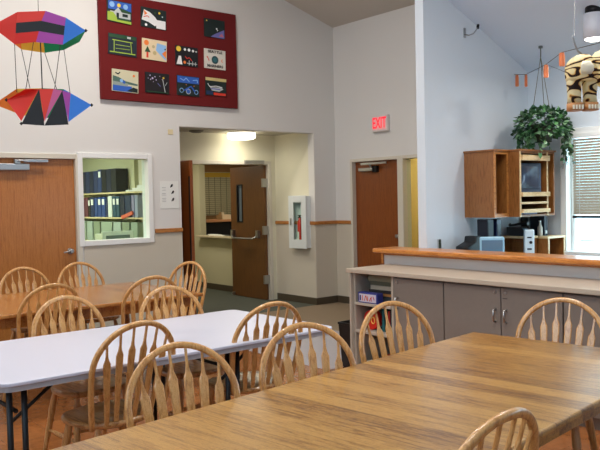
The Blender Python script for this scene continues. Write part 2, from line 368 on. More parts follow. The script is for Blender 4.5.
# sidelight
sl = B(XE+.06, XE+.066, 6.47, 6.755, .1, 2.04).build('window_1', GLASS); struct(sl, 'narrow glass sidelight by the exit door')
wall('wall_vestibule', 'x', 8.6, 8.7, (5.6, 8.3), (0, 2.7), [], mat('yellow_wall', (.86, .74, .46), .8), 'pale yellow wall seen through the sidelight')
wall('wall_vestibule_side', 'y', 8.1, 8.2, (XE+.13, 8.6), (0, 2.7), [], HALLW, 'cream vestibule side wall')
wall('wall_vestibule_right', 'y', 5.6, 5.7, (XE+.13, 8.6), (0, 2.7), [], mat('yellow_wall', (.86, .74, .46), .8), 'pale yellow vestibule side wall')
struct(B(XE+.13, 8.7, 5.6, 8.2, 2.6, 2.7).build('ceiling', CEIL), 'low flat ceiling of the vestibule')

def lever_knob(parent, p, nrm):
    n = Vector(nrm); p = Vector(p)
    mb = MB(); mb.tube([p, p+n*.012], [.033, .031], 20); mb.tube([p+n*.012, p+n*.03, p+n*.04, p+n*.055, p+n*.065], [.012, .012, .026, .028, .018], 18)
    return mb
# office door (door_1)
d = struct(B(2.465, 3.38, YL+.03, YL+.075, .008, 2.035).build('door_1', DOORW, bevel=.003), 'golden oak slab office door with a closer on top')
lv = lever_knob(d, (3.304, YL+.03, 1.0), (0, -1, 0))
lv.tube([(3.304, YL-.02, 1.0), (3.25, YL-.024, .995), (3.215, YL-.02, .992)], [.011, .009, .008], 8)
lv.build('door_handle', METAL, d)
k = MB().box(2.36+.15, 2.86, YL-.035, YL+.03, 1.905, 1.975); cl = k.build('door_closer', METAL, d, bevel=.006)
MB().tube([(2.72, YL-.02, 1.985), (2.74, YL-.05, 2.01), (3.05, YL-.10+.08, 2.005)], .010, 8).box(2.70, 2.76, YL-.045, YL-.005, 1.975, 2.02).box(2.80, 3.06, YL-.05, YL-.022, 1.992, 2.022).build('closer_arm', METAL, cl, bevel=.002)
for z in (.25, 1.05, 1.8): B(2.455, 2.47, YL+.02, YL+.035, z, z+.1).build('hinge', METAL, d)
# exit door (door_2)
d = struct(B(XE+.05, XE+.095, 6.855, 7.725, .008, 2.035).build('door_2', DOORR, bevel=.003), 'reddish brown slab exit door under the EXIT sign')
cl = B(XE-.02, XE+.05, 7.33, 7.60, 1.90, 1.945).build('door_closer', METAL, d, bevel=.005)
MB().tube([(XE, 7.36, 1.95), (XE-.03, 7.36, 1.99)], .014, 8).box(XE-.05, XE-.03, 7.03, 7.52, 1.985, 2.015).build('closer_arm', METAL, cl, bevel=.003)
B(XE-.0, XE+.05, 7.26, 7.34, 1.88, 1.97).build('closer_bracket', DARKM, d)
lever_knob(d, (XE+.05, 6.90, 1.0), (-1, 0, 0)).build('door_handle', METAL, d)
# double doors: right leaf swung away, left leaf swung into the alcove
def panic(mb_parent, x, y0, y1, z):
    b = MB().tube([(x, y0, z+.03), (x-.07, y0+.03, z-.02), (x-.085, y0+.08, z-.035), (x-.085, y1-.08, z-.035), (x-.07, y1-.03, z-.02), (x, y1, z+.03)], .012, 10)
    b.box(x-.055, x, y0-.03, y0+.03, z-.02, z+.09).box(x-.055, x, y1-.03, y1+.03, z-.02, z+.09)
    b.build('panic_bar', METAL, mb_parent, bevel=.003)
d = struct(wall('door_3', 'x', 6.745, 6.79, (9.06, 9.96), (.008, 2.05), [(9.65, 9.77, 1.20, 1.76)], DOORD, ''), 'dark walnut door leaf swung away with panic bar and slit window')
B(6.765, 6.771, 9.65, 9.77, 1.20, 1.76).build('window_pane', mat('lite_glass', (.45,.50,.55), .1, spec=.8), d)
MB().box(6.738, 6.797, 9.63, 9.652, 1.18, 1.78).box(6.738, 6.797, 9.768, 9.79, 1.18, 1.78).box(6.738, 6.797, 9.652, 9.768, 1.18, 1.202).box(6.738, 6.797, 9.652, 9.768, 1.758, 1.78).build('pane_frame', BLACK, d)
panic(d, 6.745, 9.21, 9.89, .97)
for z in (.25, 1.0, 1.72): B(6.70, 6.80, 9.03, 9.065, z, z+.13).build('hinge', METAL, d)
B(6.70, 6.745, 9.89, 9.93, .02, .06).build('door_stop', METAL, d)
B(6.35, 6.70, YA-.05, YA-.02, 2.065, 2.12).build('door_closer', METAL, d, bevel=.005)
d = struct(B(4.90, 4.945, 8.14, 9.03, .008, 2.05).build('door_4', DOORR, bevel=.003), 'reddish door leaf swung into the alcove on the left')
B(4.893, 4.899, 8.14, 8.17, .008, 1.85).build('edge_strip', BLACK, d)

# office window (window_2)
f = frame('window_2', 'y', YL, 3.46, 4.285, 1.10, 2.055, 'white framed interior window into the office', w=.055, d=.025, depth=.14, sill=True, m=WHITEF)
B(3.46, 4.285, YL+.06, YL+.066, 1.10, 2.055).build('window_pane', GLASS, f)
# kitchen window (window_3)
f = struct(MB().box(XW-.03, XW+.10, 3.965, 4.03, .965, 2.16).box(XW-.03, XW+.10, 1.44, 1.505, .965, 2.16).box(XW-.03, XW+.10, 1.505, 3.965, 2.095, 2.16).box(XW-.05, XW+.10, 1.42, 4.05, .92, .965).build('window_3', WHITEF, bevel=.004), 'bright white framed kitchen window with a lowered blind')
MB().box(XW+.055, XW+.095, 3.93, 3.96, .97, 2.09).box(XW+.055, XW+.095, 2.70, 2.76, .97, 2.09).box(XW+.06, XW+.09, 2.765, 3.885, 1.06, 1.075).build('window_sash', WHITEF, f, bevel=.004)
B(XW+.08, XW+.085, 1.5, 3.97, .96, 2.10).build('window_pane', GLASS, f)
for i, (a, b, c_, d_, nm) in enumerate([(-2.9, .4, .96, 2.10, 'window_4')]):
    g = struct(MB().box(XW-.03, XW+.10, a-.06, a+.004, c_-.06, d_+.06).box(XW-.03, XW+.10, b-.004, b+.06, c_-.06, d_+.06).box(XW-.03, XW+.10, a+.004, b-.004, d_-.004, d_+.06).box(XW-.03, XW+.10, a+.004, b-.004, c_-.06, c_+.004).build(nm, WHITEF), 'white window frame further along the kitchen wall')
# blinds
bl = empty('window_blind', (XW-.035, 2.735, 2.09)); tag(bl, 'grey-beige horizontal slat blind lowered two thirds over the kitchen window', 'blind')
SLAT = translucent('blind_slat', (.70, .63, .55), .12)
mb = MB(); z = -.05; n = 0
while z > -.775:
    t = .0125
    mb.add([(.010, -1.15, z+t), (-.010, -1.15, z-t), (-.010, 1.15, z-t), (.010, 1.15, z+t), (.011, -1.15, z+t+.0012), (-.009, -1.15, z-t+.0012), (-.009, 1.15, z-t+.0012), (.011, 1.15, z+t+.0012)],
           [(0,1,2,3),(4,5,6,7),(0,1,5,4),(2,3,7,6),(0,3,7,4),(1,2,6,5)]); z -= .027
mb.build('slats', SLAT, bl)
B(-.02, .02, -1.155, 1.155, -.03, .01).build('head_rail', WHITEF, bl)
B(-.014, .014, -1.155, 1.155, -.80, -.775).build('bottom_rail', mat('blind_rail', (.12, .12, .14), .4), bl, bevel=.003)
for y in (1.08, .83, .3, -.3): MB().tube([(-.014, y, 0), (-.014, y, -.775)], .0025, 5).build('cord', mat('cord_white', (.95,.95,.95), .7), bl)

# half wall with oak cap
struct(B(4.947, XK, -2.2, 4.81, 0, 1.028).build('wall_half', WALLP), 'low white half wall between dining tables and kitchen')
struct(MB().box(4.81, 5.12, -2.2, 4.83, 1.028, 1.068).build('trim_12', CAPW, bevel=.012, seg=3), 'glossy oak cap along the half wall')
struct(MB().box(4.925, 4.947, -2.2, 4.815, 1.003, 1.028).box(4.93, XK, 4.81, 4.832, .92, 1.028).build('trim_13', CAPW, bevel=.005), 'oak moulding under the half wall cap')

# ------------------------------------------------------------------ grey storage cabinets under the counter
xf = 4.43
ct = B(4.395, 4.945, -1.6, 4.74, .885, .92).build('countertop', CTOP, bevel=.004)
tag(ct, 'long speckled beige laminate countertop along the half wall', 'countertop')
su = empty('shelf_cabinet', (xf, 4.47, 0)); tag(su, 'grey open-fronted shelf cabinet holding games at the counter end', 'cabinet')
MB().box(0, .51, .19, .215, 0, .883).box(0, .51, -.26, -.235, 0, .883).box(.49, .51, -.235, .19, .08, .883).box(0, .49, -.235, .19, .02, .06).build('carcass', [GREYSIDE], su, bevel=.002)
for z in (.61, .37): B(.0-.012, .49, -.235, .19, z, z+.022).build('shelf', GREYSIDE, su, bevel=.002)
B(-.03, .51, .215, .235, 0, .883).build('end_panel', GREYSIDE, su, bevel=.002)
def cabinet(y1, ws, label, hs, locks, slot=None):
    w = sum(ws); cb = empty('storage_cabinet', (xf, y1, 0)); tag(cb, label, 'cabinet')
    B(.02, .51, -w+.004, -.004, .08, .883).box(.05, .48, -w+.02, -.02, 0, .08).build('body', GREYCAB, cb)
    y = 0
    for i, dw in enumerate(ws):
        dr = B(0, .02, y-dw+.004, y-.004, .09, .868).build('door', GREYCAB, cb, bevel=.002)
        hy = y-dw+.045 if hs[i] == 'r' else y-.045
        MB().tube([(0, hy, .715), (-.028, hy, .71), (-.032, hy, .67), (-.028, hy, .63), (0, hy, .625)], .007, 8).build('handle', METAL, dr)
        ly = y-dw+.05 if locks[i] == 'r' else y-.04
        MB().tube([(0, ly, .838), (-.006, ly, .838)], .010, 12).build('lock', METAL, dr)
        if slot == i: B(-.001, .002, y-.055, y-.015, .795, .800).build('label_slot', BLACK, dr)
        y -= dw
    return cb
cabinet(4.208, [.522], 'single-door grey cabinet beside the open shelf cabinet', ['l'], ['l'])
cabinet(3.684, [.518, .486], 'grey two-door cabinet in the middle of the counter, handles meeting', ['r', 'l'], ['r', 'l'], slot=1)
cabinet(2.678, [.50, .50], 'grey two-door cabinet at the right frame edge behind an oak chair', ['r', 'l'], ['r', 'l'])

# games and books on the shelf cabinet
def boxthing(name, loc, dims, m, label, cat, group=None, rz=0, extra=None, bevel=.003):
    e = empty(name, loc, rz) if extra else None
    a, b_, h = dims
    o = B(-a/2, a/2, -b_/2, b_/2, 0, h).build(name if not extra else 'body', m, e, bevel=bevel)
    if not extra: o.location = loc; o.rotation_euler = (0,0,rz); tag(o, label, cat, group); return o
    tag(e, label, cat, group); extra(e); return e
cs = [((.56,.54,.44),.03),((.38,.38,.30),.02),((.74,.70,.62),.022),((.20,.18,.18),.014),((.75,.52,.30),.014),((.25,.28,.30),.03)]
labs = ['olive board game box on top of the shelf stack', 'dark green flat box second in the shelf stack', 'pale grey flat box in the middle of the shelf stack', 'thin black folder in the shelf stack', 'thin orange-tan book in the shelf stack', 'dark blue-grey game box at the bottom of the shelf stack']
z = .633
for i in range(5, -1, -1):
    cc, h = cs[i]; h *= 1.75
    boxthing('game_box', (xf+.245+.006*(i % 3), 4.437-.010*(i % 2), z), (.27, .36-.02*(i % 3), h), mat('gamebox%d' % i, cc, .6), labs[i], 'box', 'stacked games on the upper shelf'); z += h+.0005
e = empty('puzzle_box', (xf+.065, 4.505, .633)); tag(e, 'blue-edged white box with orange lettering leaning forward on the upper shelf', 'box')
B(-.07, .0, -.115, .115, 0, .09).build('body', mat('blue_box', (.17,.20,.50), .5), e, bevel=.003)
B(-.072, -.0705, -.10, .10, .010, .078).build('front_label', mat('pale_label', (.78,.76,.82), .6), e)
lt = MB(); OR = mat('orange_letter', (.80,.36,.16), .6); RD = mat('red_letter', (.72,.14,.14), .6); BLt = mat('navy_letter', (.22,.22,.42), .6)
def stroke(mb, y, z, dy, dz, w=.004, x=-.0735):
    a = Vector((y, z)); b = Vector((y+dy, z+dz)); t = (b-a).normalized(); nn = Vector((-t.y, t.x))*w
    mb.prism([tuple(a-nn), tuple(b-nn), tuple(b+nn), tuple(a+nn)], x, x+.001, 'yz')
for i, (dy, dz, mi) in enumerate([(-.0,.045,0),(-.018,.045,0),(-.012,-.04,0),(-.0,.04,0),(-.014,.03,1),(0,.042,1),(-.014,-.03,1)]):
    lt.m = mi; stroke(lt, .060-.021*i, .020 if dz > 0 else .064, dy, dz)
lt.m = 2; lt.box(-.0735, -.0725, .078, .094, .02, .066)
lt.build('lettering', [OR, RD, BLt], e)
e = empty('round_tin', (xf+.10, 4.548, .392)); tag(e, 'round red tin with a yellow swirl standing on the middle shelf', 'tin')
MB().tube([(-.03, 0, .0855), (.03, 0, .0855)], .085, 32).build('body', mat('red_tin', (.85,.16,.10), .35), e, bevel=.004)
mk = MB()
for cy in (.03, -.03):
    mk.tube([(-.033, cy+.020*math.cos(a*math.pi/8), .085+.028*math.sin(a*math.pi/8)) for a in range(17)], .005, 6)
mk.build('swirl', mat('yellow_mark', (.95,.75,.35), .5), e)
BK = [('teal', (.10,.38,.40), .03, .19, 'teal book standing on the middle shelf'), ('dark green', (.08,.22,.18), .035, .20, 'dark green book standing on the middle shelf'),
      ('red', (.70,.14,.12), .025, .18, 'red book standing between green books on the middle shelf'), ('black', (.08,.08,.10), .03, .20, 'black book standing on the middle shelf'), ('blue', (.12,.25,.42), .03, .17, 'blue book standing at the right of the middle shelf')]
y = 4.42
for nm, cc, t, h, lb in BK:
    boxthing('book', (xf+.16, y-t/2, .392), (.17, t-.002, h), mat('book_'+nm, cc, .6), lb, 'book', 'books on the middle shelf'); y -= t+.002
y = 4.63
for i, (cc, t, h, lb) in enumerate([((.80,.78,.72),.10,.05,'flat cream box on the bottom shelf'), ((.30,.27,.25),.12,.10,'brown box on the bottom shelf'), ((.55,.18,.14),.08,.14,'dull red box on the bottom shelf'), ((.75,.72,.66),.07,.12,'beige box at the right of the bottom shelf')]):
    boxthing('box', (xf+.16, y-t/2, .06), (.22, t-.01, h), mat('lowbox%d' % i, cc, .7), lb, 'box', 'boxes on the bottom shelf'); y -= t+.006
# black bin beside the cabinet
e = empty('waste_bin', (4.64, 4.875, 0)); tag(e, 'black rectangular bin on the floor at the end of the shelf cabinet', 'bin')
mb = MB()
mb.add([(-.10,-.09,0),(.10,-.09,0),(.10,.09,0),(-.10,.09,0),(-.125,-.105,.40),(.125,-.105,.40),(.125,.105,.40),(-.125,.105,.40)], [(3,2,1,0),(0,1,5,4),(1,2,6,5),(2,3,7,6),(3,0,4,7)])
mb.add([(-.09,-.08,.02),(.09,-.08,.02),(.09,.08,.02),(-.09,.08,.02),(-.115,-.095,.40),(.115,-.095,.40),(.115,.095,.40),(-.115,.095,.40)], [(0,1,2,3),(0,1,5,4),(1,2,6,5),(2,3,7,6),(3,0,4,7)])
mb.build('body', BLACK, e); MB().box(-.13,.13,-.112,-.10,.39,.41).box(-.13,.13,.10,.112,.39,.41).box(-.13,-.118,-.10,.10,.39,.41).box(.118,.13,-.10,.10,.39,.41).build('rim', BLACK, e, bevel=.003)

# ------------------------------------------------------------------ chairs
def make_chair():
    root = empty('dining_chair')
    # seat: rounded saddle
    mb = MB(); n = 40; top = []; 
    def outline(a, s=1):
        ca, sa = math.cos(a), math.sin(a)
        x = .225*math.copysign(abs(ca)**.75, ca); y = .205*math.copysign(abs(sa)**.8, sa)
        x *= 1-.10*(y/.205)   # narrower at the back
        return x*s, y*s
    rings = []
    for s_, z_ in ((.90,.415),(.985,.425),(1.0,.438),(.98,.450),(.90,.452),(.6,.444),(.3,.438)):
        rings.append([(*outline(2*math.pi*k/n, s_), z_+(.006*abs(math.cos(2*math.pi*k/n)) if s_ < .8 else 0)) for k in range(n)])
    vs = [v for r in rings for v in r]; fs = []
    for i in range(len(rings)-1):
        for k in range(n): a = i*n+k; b = i*n+(k+1) % n; fs.append((a, b, b+n, a+n))
    mb.add(vs, fs, True, [tuple(range(n)), tuple(range(len(vs)-n, len(vs)))])
    mb.build('seat', SEATW, root)
    # bow
    def bowpt(t):       # straight feet, round top
        rr = .233; zc_ = .955-.235; Lf = zc_-.43; Lt = 2*Lf+math.pi*rr; d = t*Lt
        if d < Lf: q = 1-d/Lf; x, z = -rr+.032*q**1.6, .43+d
        elif d > Lt-Lf: q = 1-(Lt-d)/Lf; x, z = rr-.032*q**1.6, .43+(Lt-d)
        else: a = (d-Lf)/rr; x, z = -rr*math.cos(a), zc_+.223*math.sin(a)
        y = .170+.125*((z-.445)/.505)+.022*(1-abs(x)/.24)
        return Vector((x, y, z))
    N = 44; pts = [bowpt(i/N) for i in range(N+1)]; pts[0].z = pts[-1].z = .43
    nm = []
    for i, p in enumerate(pts):
        t = (pts[min(i+1, N)]-pts[max(i-1, 0)]).normalized(); nm.append(t.cross(Vector((0, 1, -.25))).normalized())
    MB().sweep(pts, nm, .028, .024).build('back_bow', CHAIRW, root)
    # arrow slats
    import bisect
    def bow_at(x):
        best = min((bowpt(i/400) for i in range(100, 301)), key=lambda q: abs(q.x-x)); return best
    for k in range(6):
        u = (k-2.5)
        xb = u*.050; xt = u*.069
        T = bow_at(xt); Bt = Vector((xb, .175+.010*(1-abs(u)/3), .44)); T = T-Vector((0, 0, .006))
        ax = T-Bt; L = ax.length; prof = [(0,.024),(.12,.028),(.45,.034),(.70,.039),(.75,.039),(.80,.020),(.85,.0115),(1,.0105)]
        P = []; W = []
        mb = MB(); rings = []
        wd = Vector((1, 0, 0)); wd = (wd-ax.normalized()*wd.dot(ax.normalized())).normalized(); dd = ax.normalized().cross(wd)
        for q, w in prof:
            p = Bt+ax*q; th = .0055 if .1 < q < .82 else .0058
            p = p+dd*0.0
            rings.append([p+wd*w/2*c1+dd*th*s1 for c1, s1 in ((-1,-.45),(-.75,-1),(.75,-1),(1,-.45),(1,.45),(.75,1),(-.75,1),(-1,.45))])
        vs = [v for r in rings for v in r]; fs = []
        for i in range(len(rings)-1):
            for j in range(8): a = i*8+j; b = i*8+(j+1) % 8; fs.append((a, b, b+8, a+8))
        mb.add(vs, fs, False, [tuple(range(8)), tuple(range(len(vs)-8, len(vs)))])
        mb.build('slat', CHAIRW, root)
    feet = {}
    for sx, sy in ((-1,-1),(1,-1),(1,1),(-1,1)):
        T = Vector((sx*.15, sy*.135, .425)); F = Vector((sx*.205, sy*.215-.0, 0)); feet[(sx, sy)] = (T, F)
        q = [(0,.014),(.05,.015),(.12,.019),(.30,.022),(.42,.018),(.45,.021),(.48,.017),(.6,.019),(.85,.0135),(1,.012)]
        MB().tube([T.lerp(F, a) for a, r in q], [r for a, r in q], 10).build('leg', CHAIRW, root)
    def on(k, h): T, F = feet[k]; return F.lerp(T, h/.425)
    def st(a, b):
        q = [(0,.007),(.2,.010),(.5,.0135),(.8,.010),(1,.007)]
        MB().tube([a.lerp(b, t) for t, r in q], [r for t, r in q], 8).build('stretcher', CHAIRW, root)
    l = (on((-1,-1), .17), on((-1,1), .17)); r_ = (on((1,-1), .17), on((1,1), .17))
    st(*l); st(*r_); st(l[0].lerp(l[1], .5), r_[0].lerp(r_[1], .5)); st(on((-1,-1), .23), on((1,-1), .23))
    return root
proto = make_chair(); used = [False]
def place_chair(ax, ay, rz, label, group):
    """ax, ay: plan position of the top of the bow; rz: 0 = the sitter looks towards -y"""
    o = proto if not used[0] else copy_tree(proto); used[0] = True
    r = R(rz); off = (-math.sin(r)*.312, math.cos(r)*.312)
    o.location = (ax-off[0], ay-off[1], 0); o.rotation_euler = (0, 0, r); tag(o, label, 'chair', group)
G1, G2, G3 = 'oak chairs around the near oak table', 'oak chairs around the white folding table', 'oak chairs around the far oak table'
CH = [
 (1.53, 2.68, -9, 'pale oak arrow-back chair nearest us at the near table, in front of the white table', G1),
 (2.195, 2.675, -15, "pale oak arrow-back chair in the middle of the near table's far-left side", G1),
 (2.985, 2.865, -12, 'oak arrow-back chair at the near table in front of the games shelf', G1),
 (3.725, 2.25, -72, 'oak arrow-back chair at the far end of the near table before the grey cabinets', G1),
 (1.68, 1.18, 183, 'oak chair at bottom right, its glossy curved top rising over the near table edge', G1),
 (1.685, 3.295, 186, 'shaded orange oak chair seen from behind at the left half of the white table', G2),
 (2.545, 3.345, 178, 'shaded oak chair seen from behind at the right end of the white table', G2),
 (1.805, 4.57, 4, 'oak chair facing us behind the left half of the white table', G2),
 (2.525, 4.54, -2, 'oak chair facing us behind the right half of the white table', G2),
 (2.03, 5.325, 182, 'oak chair seen from behind at the left front of the far oak table', G3),
 (2.80, 5.23, 174, 'oak chair seen from behind at the right front of the far oak table', G3),
 (2.37, 6.98, 2, 'oak chair beyond the far oak table before the office door, leftmost', G3),
 (2.95, 7.075, 2, 'oak chair beyond the far oak table below the office door knob', G3),
 (3.715, 6.19, -74, 'oak chair at the right end of the far oak table beside the double doors', G3),
]
for c_ in CH: place_chair(*c_)

# ------------------------------------------------------------------ tables
def oak_table(name, loc, rz, Lx, Wy, m, label, leg_in=.14):
    t = empty(name, loc, rz); tag(t, label, 'table')
    tp = B(0, Lx, -Wy/2, Wy/2, .722, .75).build('tabletop', m, t, bevel=.009, seg=3)
    MB().box(.085, Lx-.085, -Wy/2+.085, -Wy/2+.11, .635, .722).box(.085, Lx-.085, Wy/2-.11, Wy/2-.085, .635, .722).box(.085, .11, -Wy/2+.11, Wy/2-.11, .635, .722).box(Lx-.11, Lx-.085, -Wy/2+.11, Wy/2-.11, .635, .722).build('apron', m, t, bevel=.003)
    for x in (leg_in+.02, Lx-leg_in-.02):
        for y in (-Wy/2+.15, Wy/2-.15):
            mb = MB(); 
            mb.box(x-.036, x+.036, y-.036, y+.036, .56, .72)
            mb.lathe([(.030,.56),(.036,.54),(.026,.52),(.033,.45),(.038,.36),(.030,.22),(.022,.12),(.028,.10),(.02,.0),(0,0)], (x, y, 0), 20)
            mb.build('leg', m, t)
    return t
rz = R(7.0)
oak_table('dining_table', (.52, 1.739, 0), rz, 3.02, 1.11, TABLEW, 'large glossy light oak plank table filling the foreground')
oak_table('dining_table', (1.0, 6.06, 0), R(0), 2.36, 1.30, TABLEO, 'orange oak table at the far left before the office door')
# white folding table
t = empty('folding_table', (1.02, 3.88, 0), R(1)); tag(t, 'long white plastic folding table with black tube legs between the oak tables', 'table')
def rrect(x0, x1, y0, y1, r, n=6):
    p = []
    for cx, cy, a0 in ((x1-r, y1-r, 0), (x0+r, y1-r, 90), (x0+r, y0+r, 180), (x1-r, y0+r, 270)):
        for i in range(n+1): a = R(a0+90*i/n); p.append((cx+r*math.cos(a), cy+r*math.sin(a)))
    return p
tt = MB().prism(rrect(0, 2.02, -.53, .56, .06), .725, .742).build('tabletop', WPLAST, t, bevel=.004)
MB().prism(rrect(.006, 2.014, -.524, .554, .06), .700, .725).build('edge_band', WEDGE, t)
for x0, s in ((.07, 1), (1.28, 1)):
    lf = MB()
    for y in (-.42, .42):
        lf.tube([(x0, y, .70), (x0, y, .01)], .014, 10).tube([(x0+.068, y, .70), (x0+.068, y, .01)], .014, 10)
        lf.box(x0-.012, x0+.080, y-.012, y+.012, .0, .014)
    lf.tube([(x0+.03, -.42, .585), (x0+.03, .42, .585)], .010, 8)
    o = lf.build('leg_frame', BLACK, t)
    for y in (-.30, .30): MB().tube([(x0+.04, y, .50), (x0+.34, y*.9, .70)], .009, 8).build('brace', BLACK, o)

# ------------------------------------------------------------------ things on the left wall
bd = empty('display_board', (4.655, YL, 3.34)); tag(bd, 'large burgundy felt display board high on the left wall', 'board')
B(-.95, .95, -.045, -.0, -.61, .61).build('board', BURG, bd, bevel=.004)
DK = (.05,.07,.10)
def card(cx, cz, w, h, base, shapes, label, rot=0):
    mb = MB(); mats = [mat('card_%02x%02x%02x' % tuple(int(q*255) for q in base), base, .6)]; idx = {base: 0}
    mb.box(-w/2, w/2, -.008, 0, -h/2, h/2); yy = -.008
    for s in shapes:
        kind, c_ = s[0], s[1]
        if c_ not in idx: idx[c_] = len(mats); mats.append(mat('card_%02x%02x%02x' % tuple(int(q*255) for q in c_), c_, .6))
        mb.m = idx[c_]; yy -= .0004
        def S(p): return (p[0]*w-w/2, h/2-p[1]*h)      # shape coords: 0..1 from top left
        if kind == 'p': mb.prism([S(p) for p in s[2]], yy-.0004, yy, 'xz')
        elif kind == 'r': a, b_, c2, d2 = s[2]; mb.prism([S((a,b_)), S((c2,b_)), S((c2,d2)), S((a,d2))], yy-.0004, yy, 'xz')
        elif kind == 'c':
            (a, b_), rr = s[2]; x, z_ = S((a, b_)); mb.prism([(x+rr*h*math.cos(2*math.pi*i/16), z_+rr*h*math.sin(2*math.pi*i/16)) for i in range(16)], yy-.0004, yy, 'xz')
        elif kind == 'l':
            wd = s[3]
            P = [Vector(S(p)) for p in s[2]]
            for a, b_ in zip(P[:-1], P[1:]):
                t_ = (b_-a).normalized(); nn = Vector((-t_.y, t_.x))*wd*h; mb.prism([tuple(a-nn), tuple(b_-nn), tuple(b_+nn), tuple(a+nn)], yy-.0004, yy, 'xz')
    o = mb.build('picture_card', mats); o.location = (cx, YL-.046, cz); o.rotation_euler = (0, R(rot), 0)
    tag(o, label, 'picture', 'picture cards pinned to the burgundy board'); return o
W_ = (.90,.90,.90); Y_ = (.92,.78,.25); GR = (.12,.28,.16); LG = (.62,.72,.25); BL = (.16,.36,.72); LB = (.55,.72,.90); OR_ = (.92,.50,.22); GY = (.72,.74,.74); RD_ = (.85,.22,.15); DG = (.06,.13,.13); PU = (.42,.42,.68)
card(3.955, 3.75, .31, .25, DG, [('r', BL, (.05,.03,.98,.42)), ('c', LB, ((.2,.2),.13)), ('c', LB, ((.75,.22),.12)), ('c', Y_, ((.48,.2),.09)), ('r', GY, (.12,.5,.95,.8)), ('p', GR, [(.35,.5),(.5,.3),(.95,.42),(.97,.52)]), ('p', GY, [(.28,.52),(.45,.3),(.6,.52)]), ('r', DG, (.38,.55,.48,.78)), ('r', DG, (.62,.56,.84,.7)), ('p', LG, [(.02,.55),(.25,.55),(.45,.85),(.98,.88),(.98,1.0),(.02,.95)]), ('r', GR, (.4,.78,.95,.87))], 'picture of a white house under a blue sky, top left of the board', 2)
card(4.40, 3.735, .34, .235, DG, [('p', W_, [(.03,.65),(.12,.12),(.35,.22),(.55,.42),(.72,.7),(.55,.88),(.3,.72)]), ('r', W_, (.6,.55,.97,.98)), ('p', OR_, [(.12,.15),(.25,.3),(.14,.42)]), ('c', Y_, ((.72,.18),.06)), ('c', GR, ((.55,.2),.05)), ('c', W_, ((.2,.88),.07)), ('c', GY, ((.84,.35),.04)), ('l', RD_, [(.1,.5),(.25,.42),(.32,.5)], .02)], 'picture of a big white bird shape on black, second in the top row', 2)
card(5.265, 3.725, .31, .23, DG, [('p', PU, [(.3,.98),(.5,.8),(.78,.62),(.97,.5),(.97,.98)]), ('c', Y_, ((.12,.12),.04)), ('c', W_, ((.6,.5),.05)), ('p', (.75,.4,.45), [(.7,.9),(.85,.72),(.95,.9)]), ('c', W_, ((.64,.58),.035))], 'dark picture with a purple hill corner, alone at the top right of the board', 1)
card(3.985, 3.37, .36, .24, (.07,.13,.18), [('r', GR, (.03,.03,.97,.18)), ('r', (.10,.17,.22), (.15,.28,.8,.85)), ('l', LG, [(.05,.88),(.95,.88)], .025), ('l', LG, [(.14,.3),(.85,.32)], .02), ('l', LG, [(.2,.3),(.2,.88)], .02), ('l', LG, [(.78,.3),(.82,.88)], .02), ('l', LG, [(.25,.52),(.75,.52)], .015), ('l', LG, [(.25,.7),(.75,.68)], .012), ('r', GY, (.65,.06,.78,.16))], 'dark picture with yellow-green scaffold lines, left end of the middle row', 2)
card(4.40, 3.36, .33, .245, (.88,.80,.66), [('p', LB, [(.6,.15),(.97,.2),(.97,.95),(.72,.7),(.55,.5)]), ('c', OR_, ((.17,.2),.13)), ('r', RD_, (.17,.55,.25,.92)), ('p', GR, [(.1,.65),(.21,.35),(.34,.65)]), ('p', OR_, [(.8,.62),(.97,.45),(.97,.85)]), ('c', (.72,.66,.52), ((.45,.35),.08)), ('c', (.75,.68,.5), ((.5,.65),.1)), ('c', DG, ((.93,.4),.04))], 'sandy beach picture with an orange sun and palm in the middle row', 2)
card(4.845, 3.33, .32, .24, DK, [('c', Y_, ((.14,.16),.14)), ('c', W_, ((.42,.16),.07)), ('c', W_, ((.6,.16),.08)), ('c', W_, ((.78,.18),.07)), ('c', GY, ((.92,.2),.05)), ('p', W_, [(.04,.95),(.14,.52),(.24,.52),(.3,.95)]), ('c', OR_, ((.4,.82),.08)), ('l', RD_, [(.42,.5),(.5,.62),(.6,.55),(.72,.7)], .02), ('l', GY, [(.5,.85),(.95,.85)], .02), ('l', GY, [(.6,.7),(.6,.95)], .02), ('l', GY, [(.75,.72),(.75,.95)], .02), ('l', GY, [(.88,.75),(.88,.95)], .02)], 'night picture of a white ghost and moon in the middle row', 1)
sm_ = card(5.26, 3.335, .32, .245, (.86,.84,.80), [('c', (.16,.30,.32), ((.5,.53),.21)), ('c', (.20,.42,.45), ((.5,.53),.12)), ('l', RD_, [(.12,.38),(.18,.5),(.22,.62)], .025), ('l', OR_, [(.85,.45),(.80,.55),(.86,.62)], .018)], 'cream picture reading SEATTLE MARINERS at the right of the middle row', 1)
textmesh('SEATTLE', .046, mat('ink', (.12,.12,.12), .7), 'lettering', sm_, (0, -.011, .092), (R(90), 0, 0), sx=1.25, bold=.0012)
textmesh('MARINERS', .046, mat('ink', (.12,.12,.12), .7), 'lettering', sm_, (0, -.011, -.088), (R(90), 0, 0), sx=1.12, bold=.0012)
card(4.005, 2.955, .335, .255, (.80,.78,.66), [('r', BL, (.03,.72,.75,.98)), ('p', (.3,.42,.38), [(.03,.3),(.25,.35),(.5,.5),(.97,.58),(.97,.66),(.03,.6)]), ('p', (.55,.60,.58), [(.03,.55),(.6,.6),(.6,.74),(.03,.72)]), ('p', DG, [(.55,.95),(.8,.75),(.97,.8),(.97,.98)]), ('c', OR_, ((.82,.22),.06)), ('l', DG, [(.12,.15),(.22,.22),(.3,.12)], .025), ('c', LB, ((.35,.5),.08)), ('c', BL, ((.45,.56),.07))], 'lake picture with blue waves at the left of the bottom row', 2)
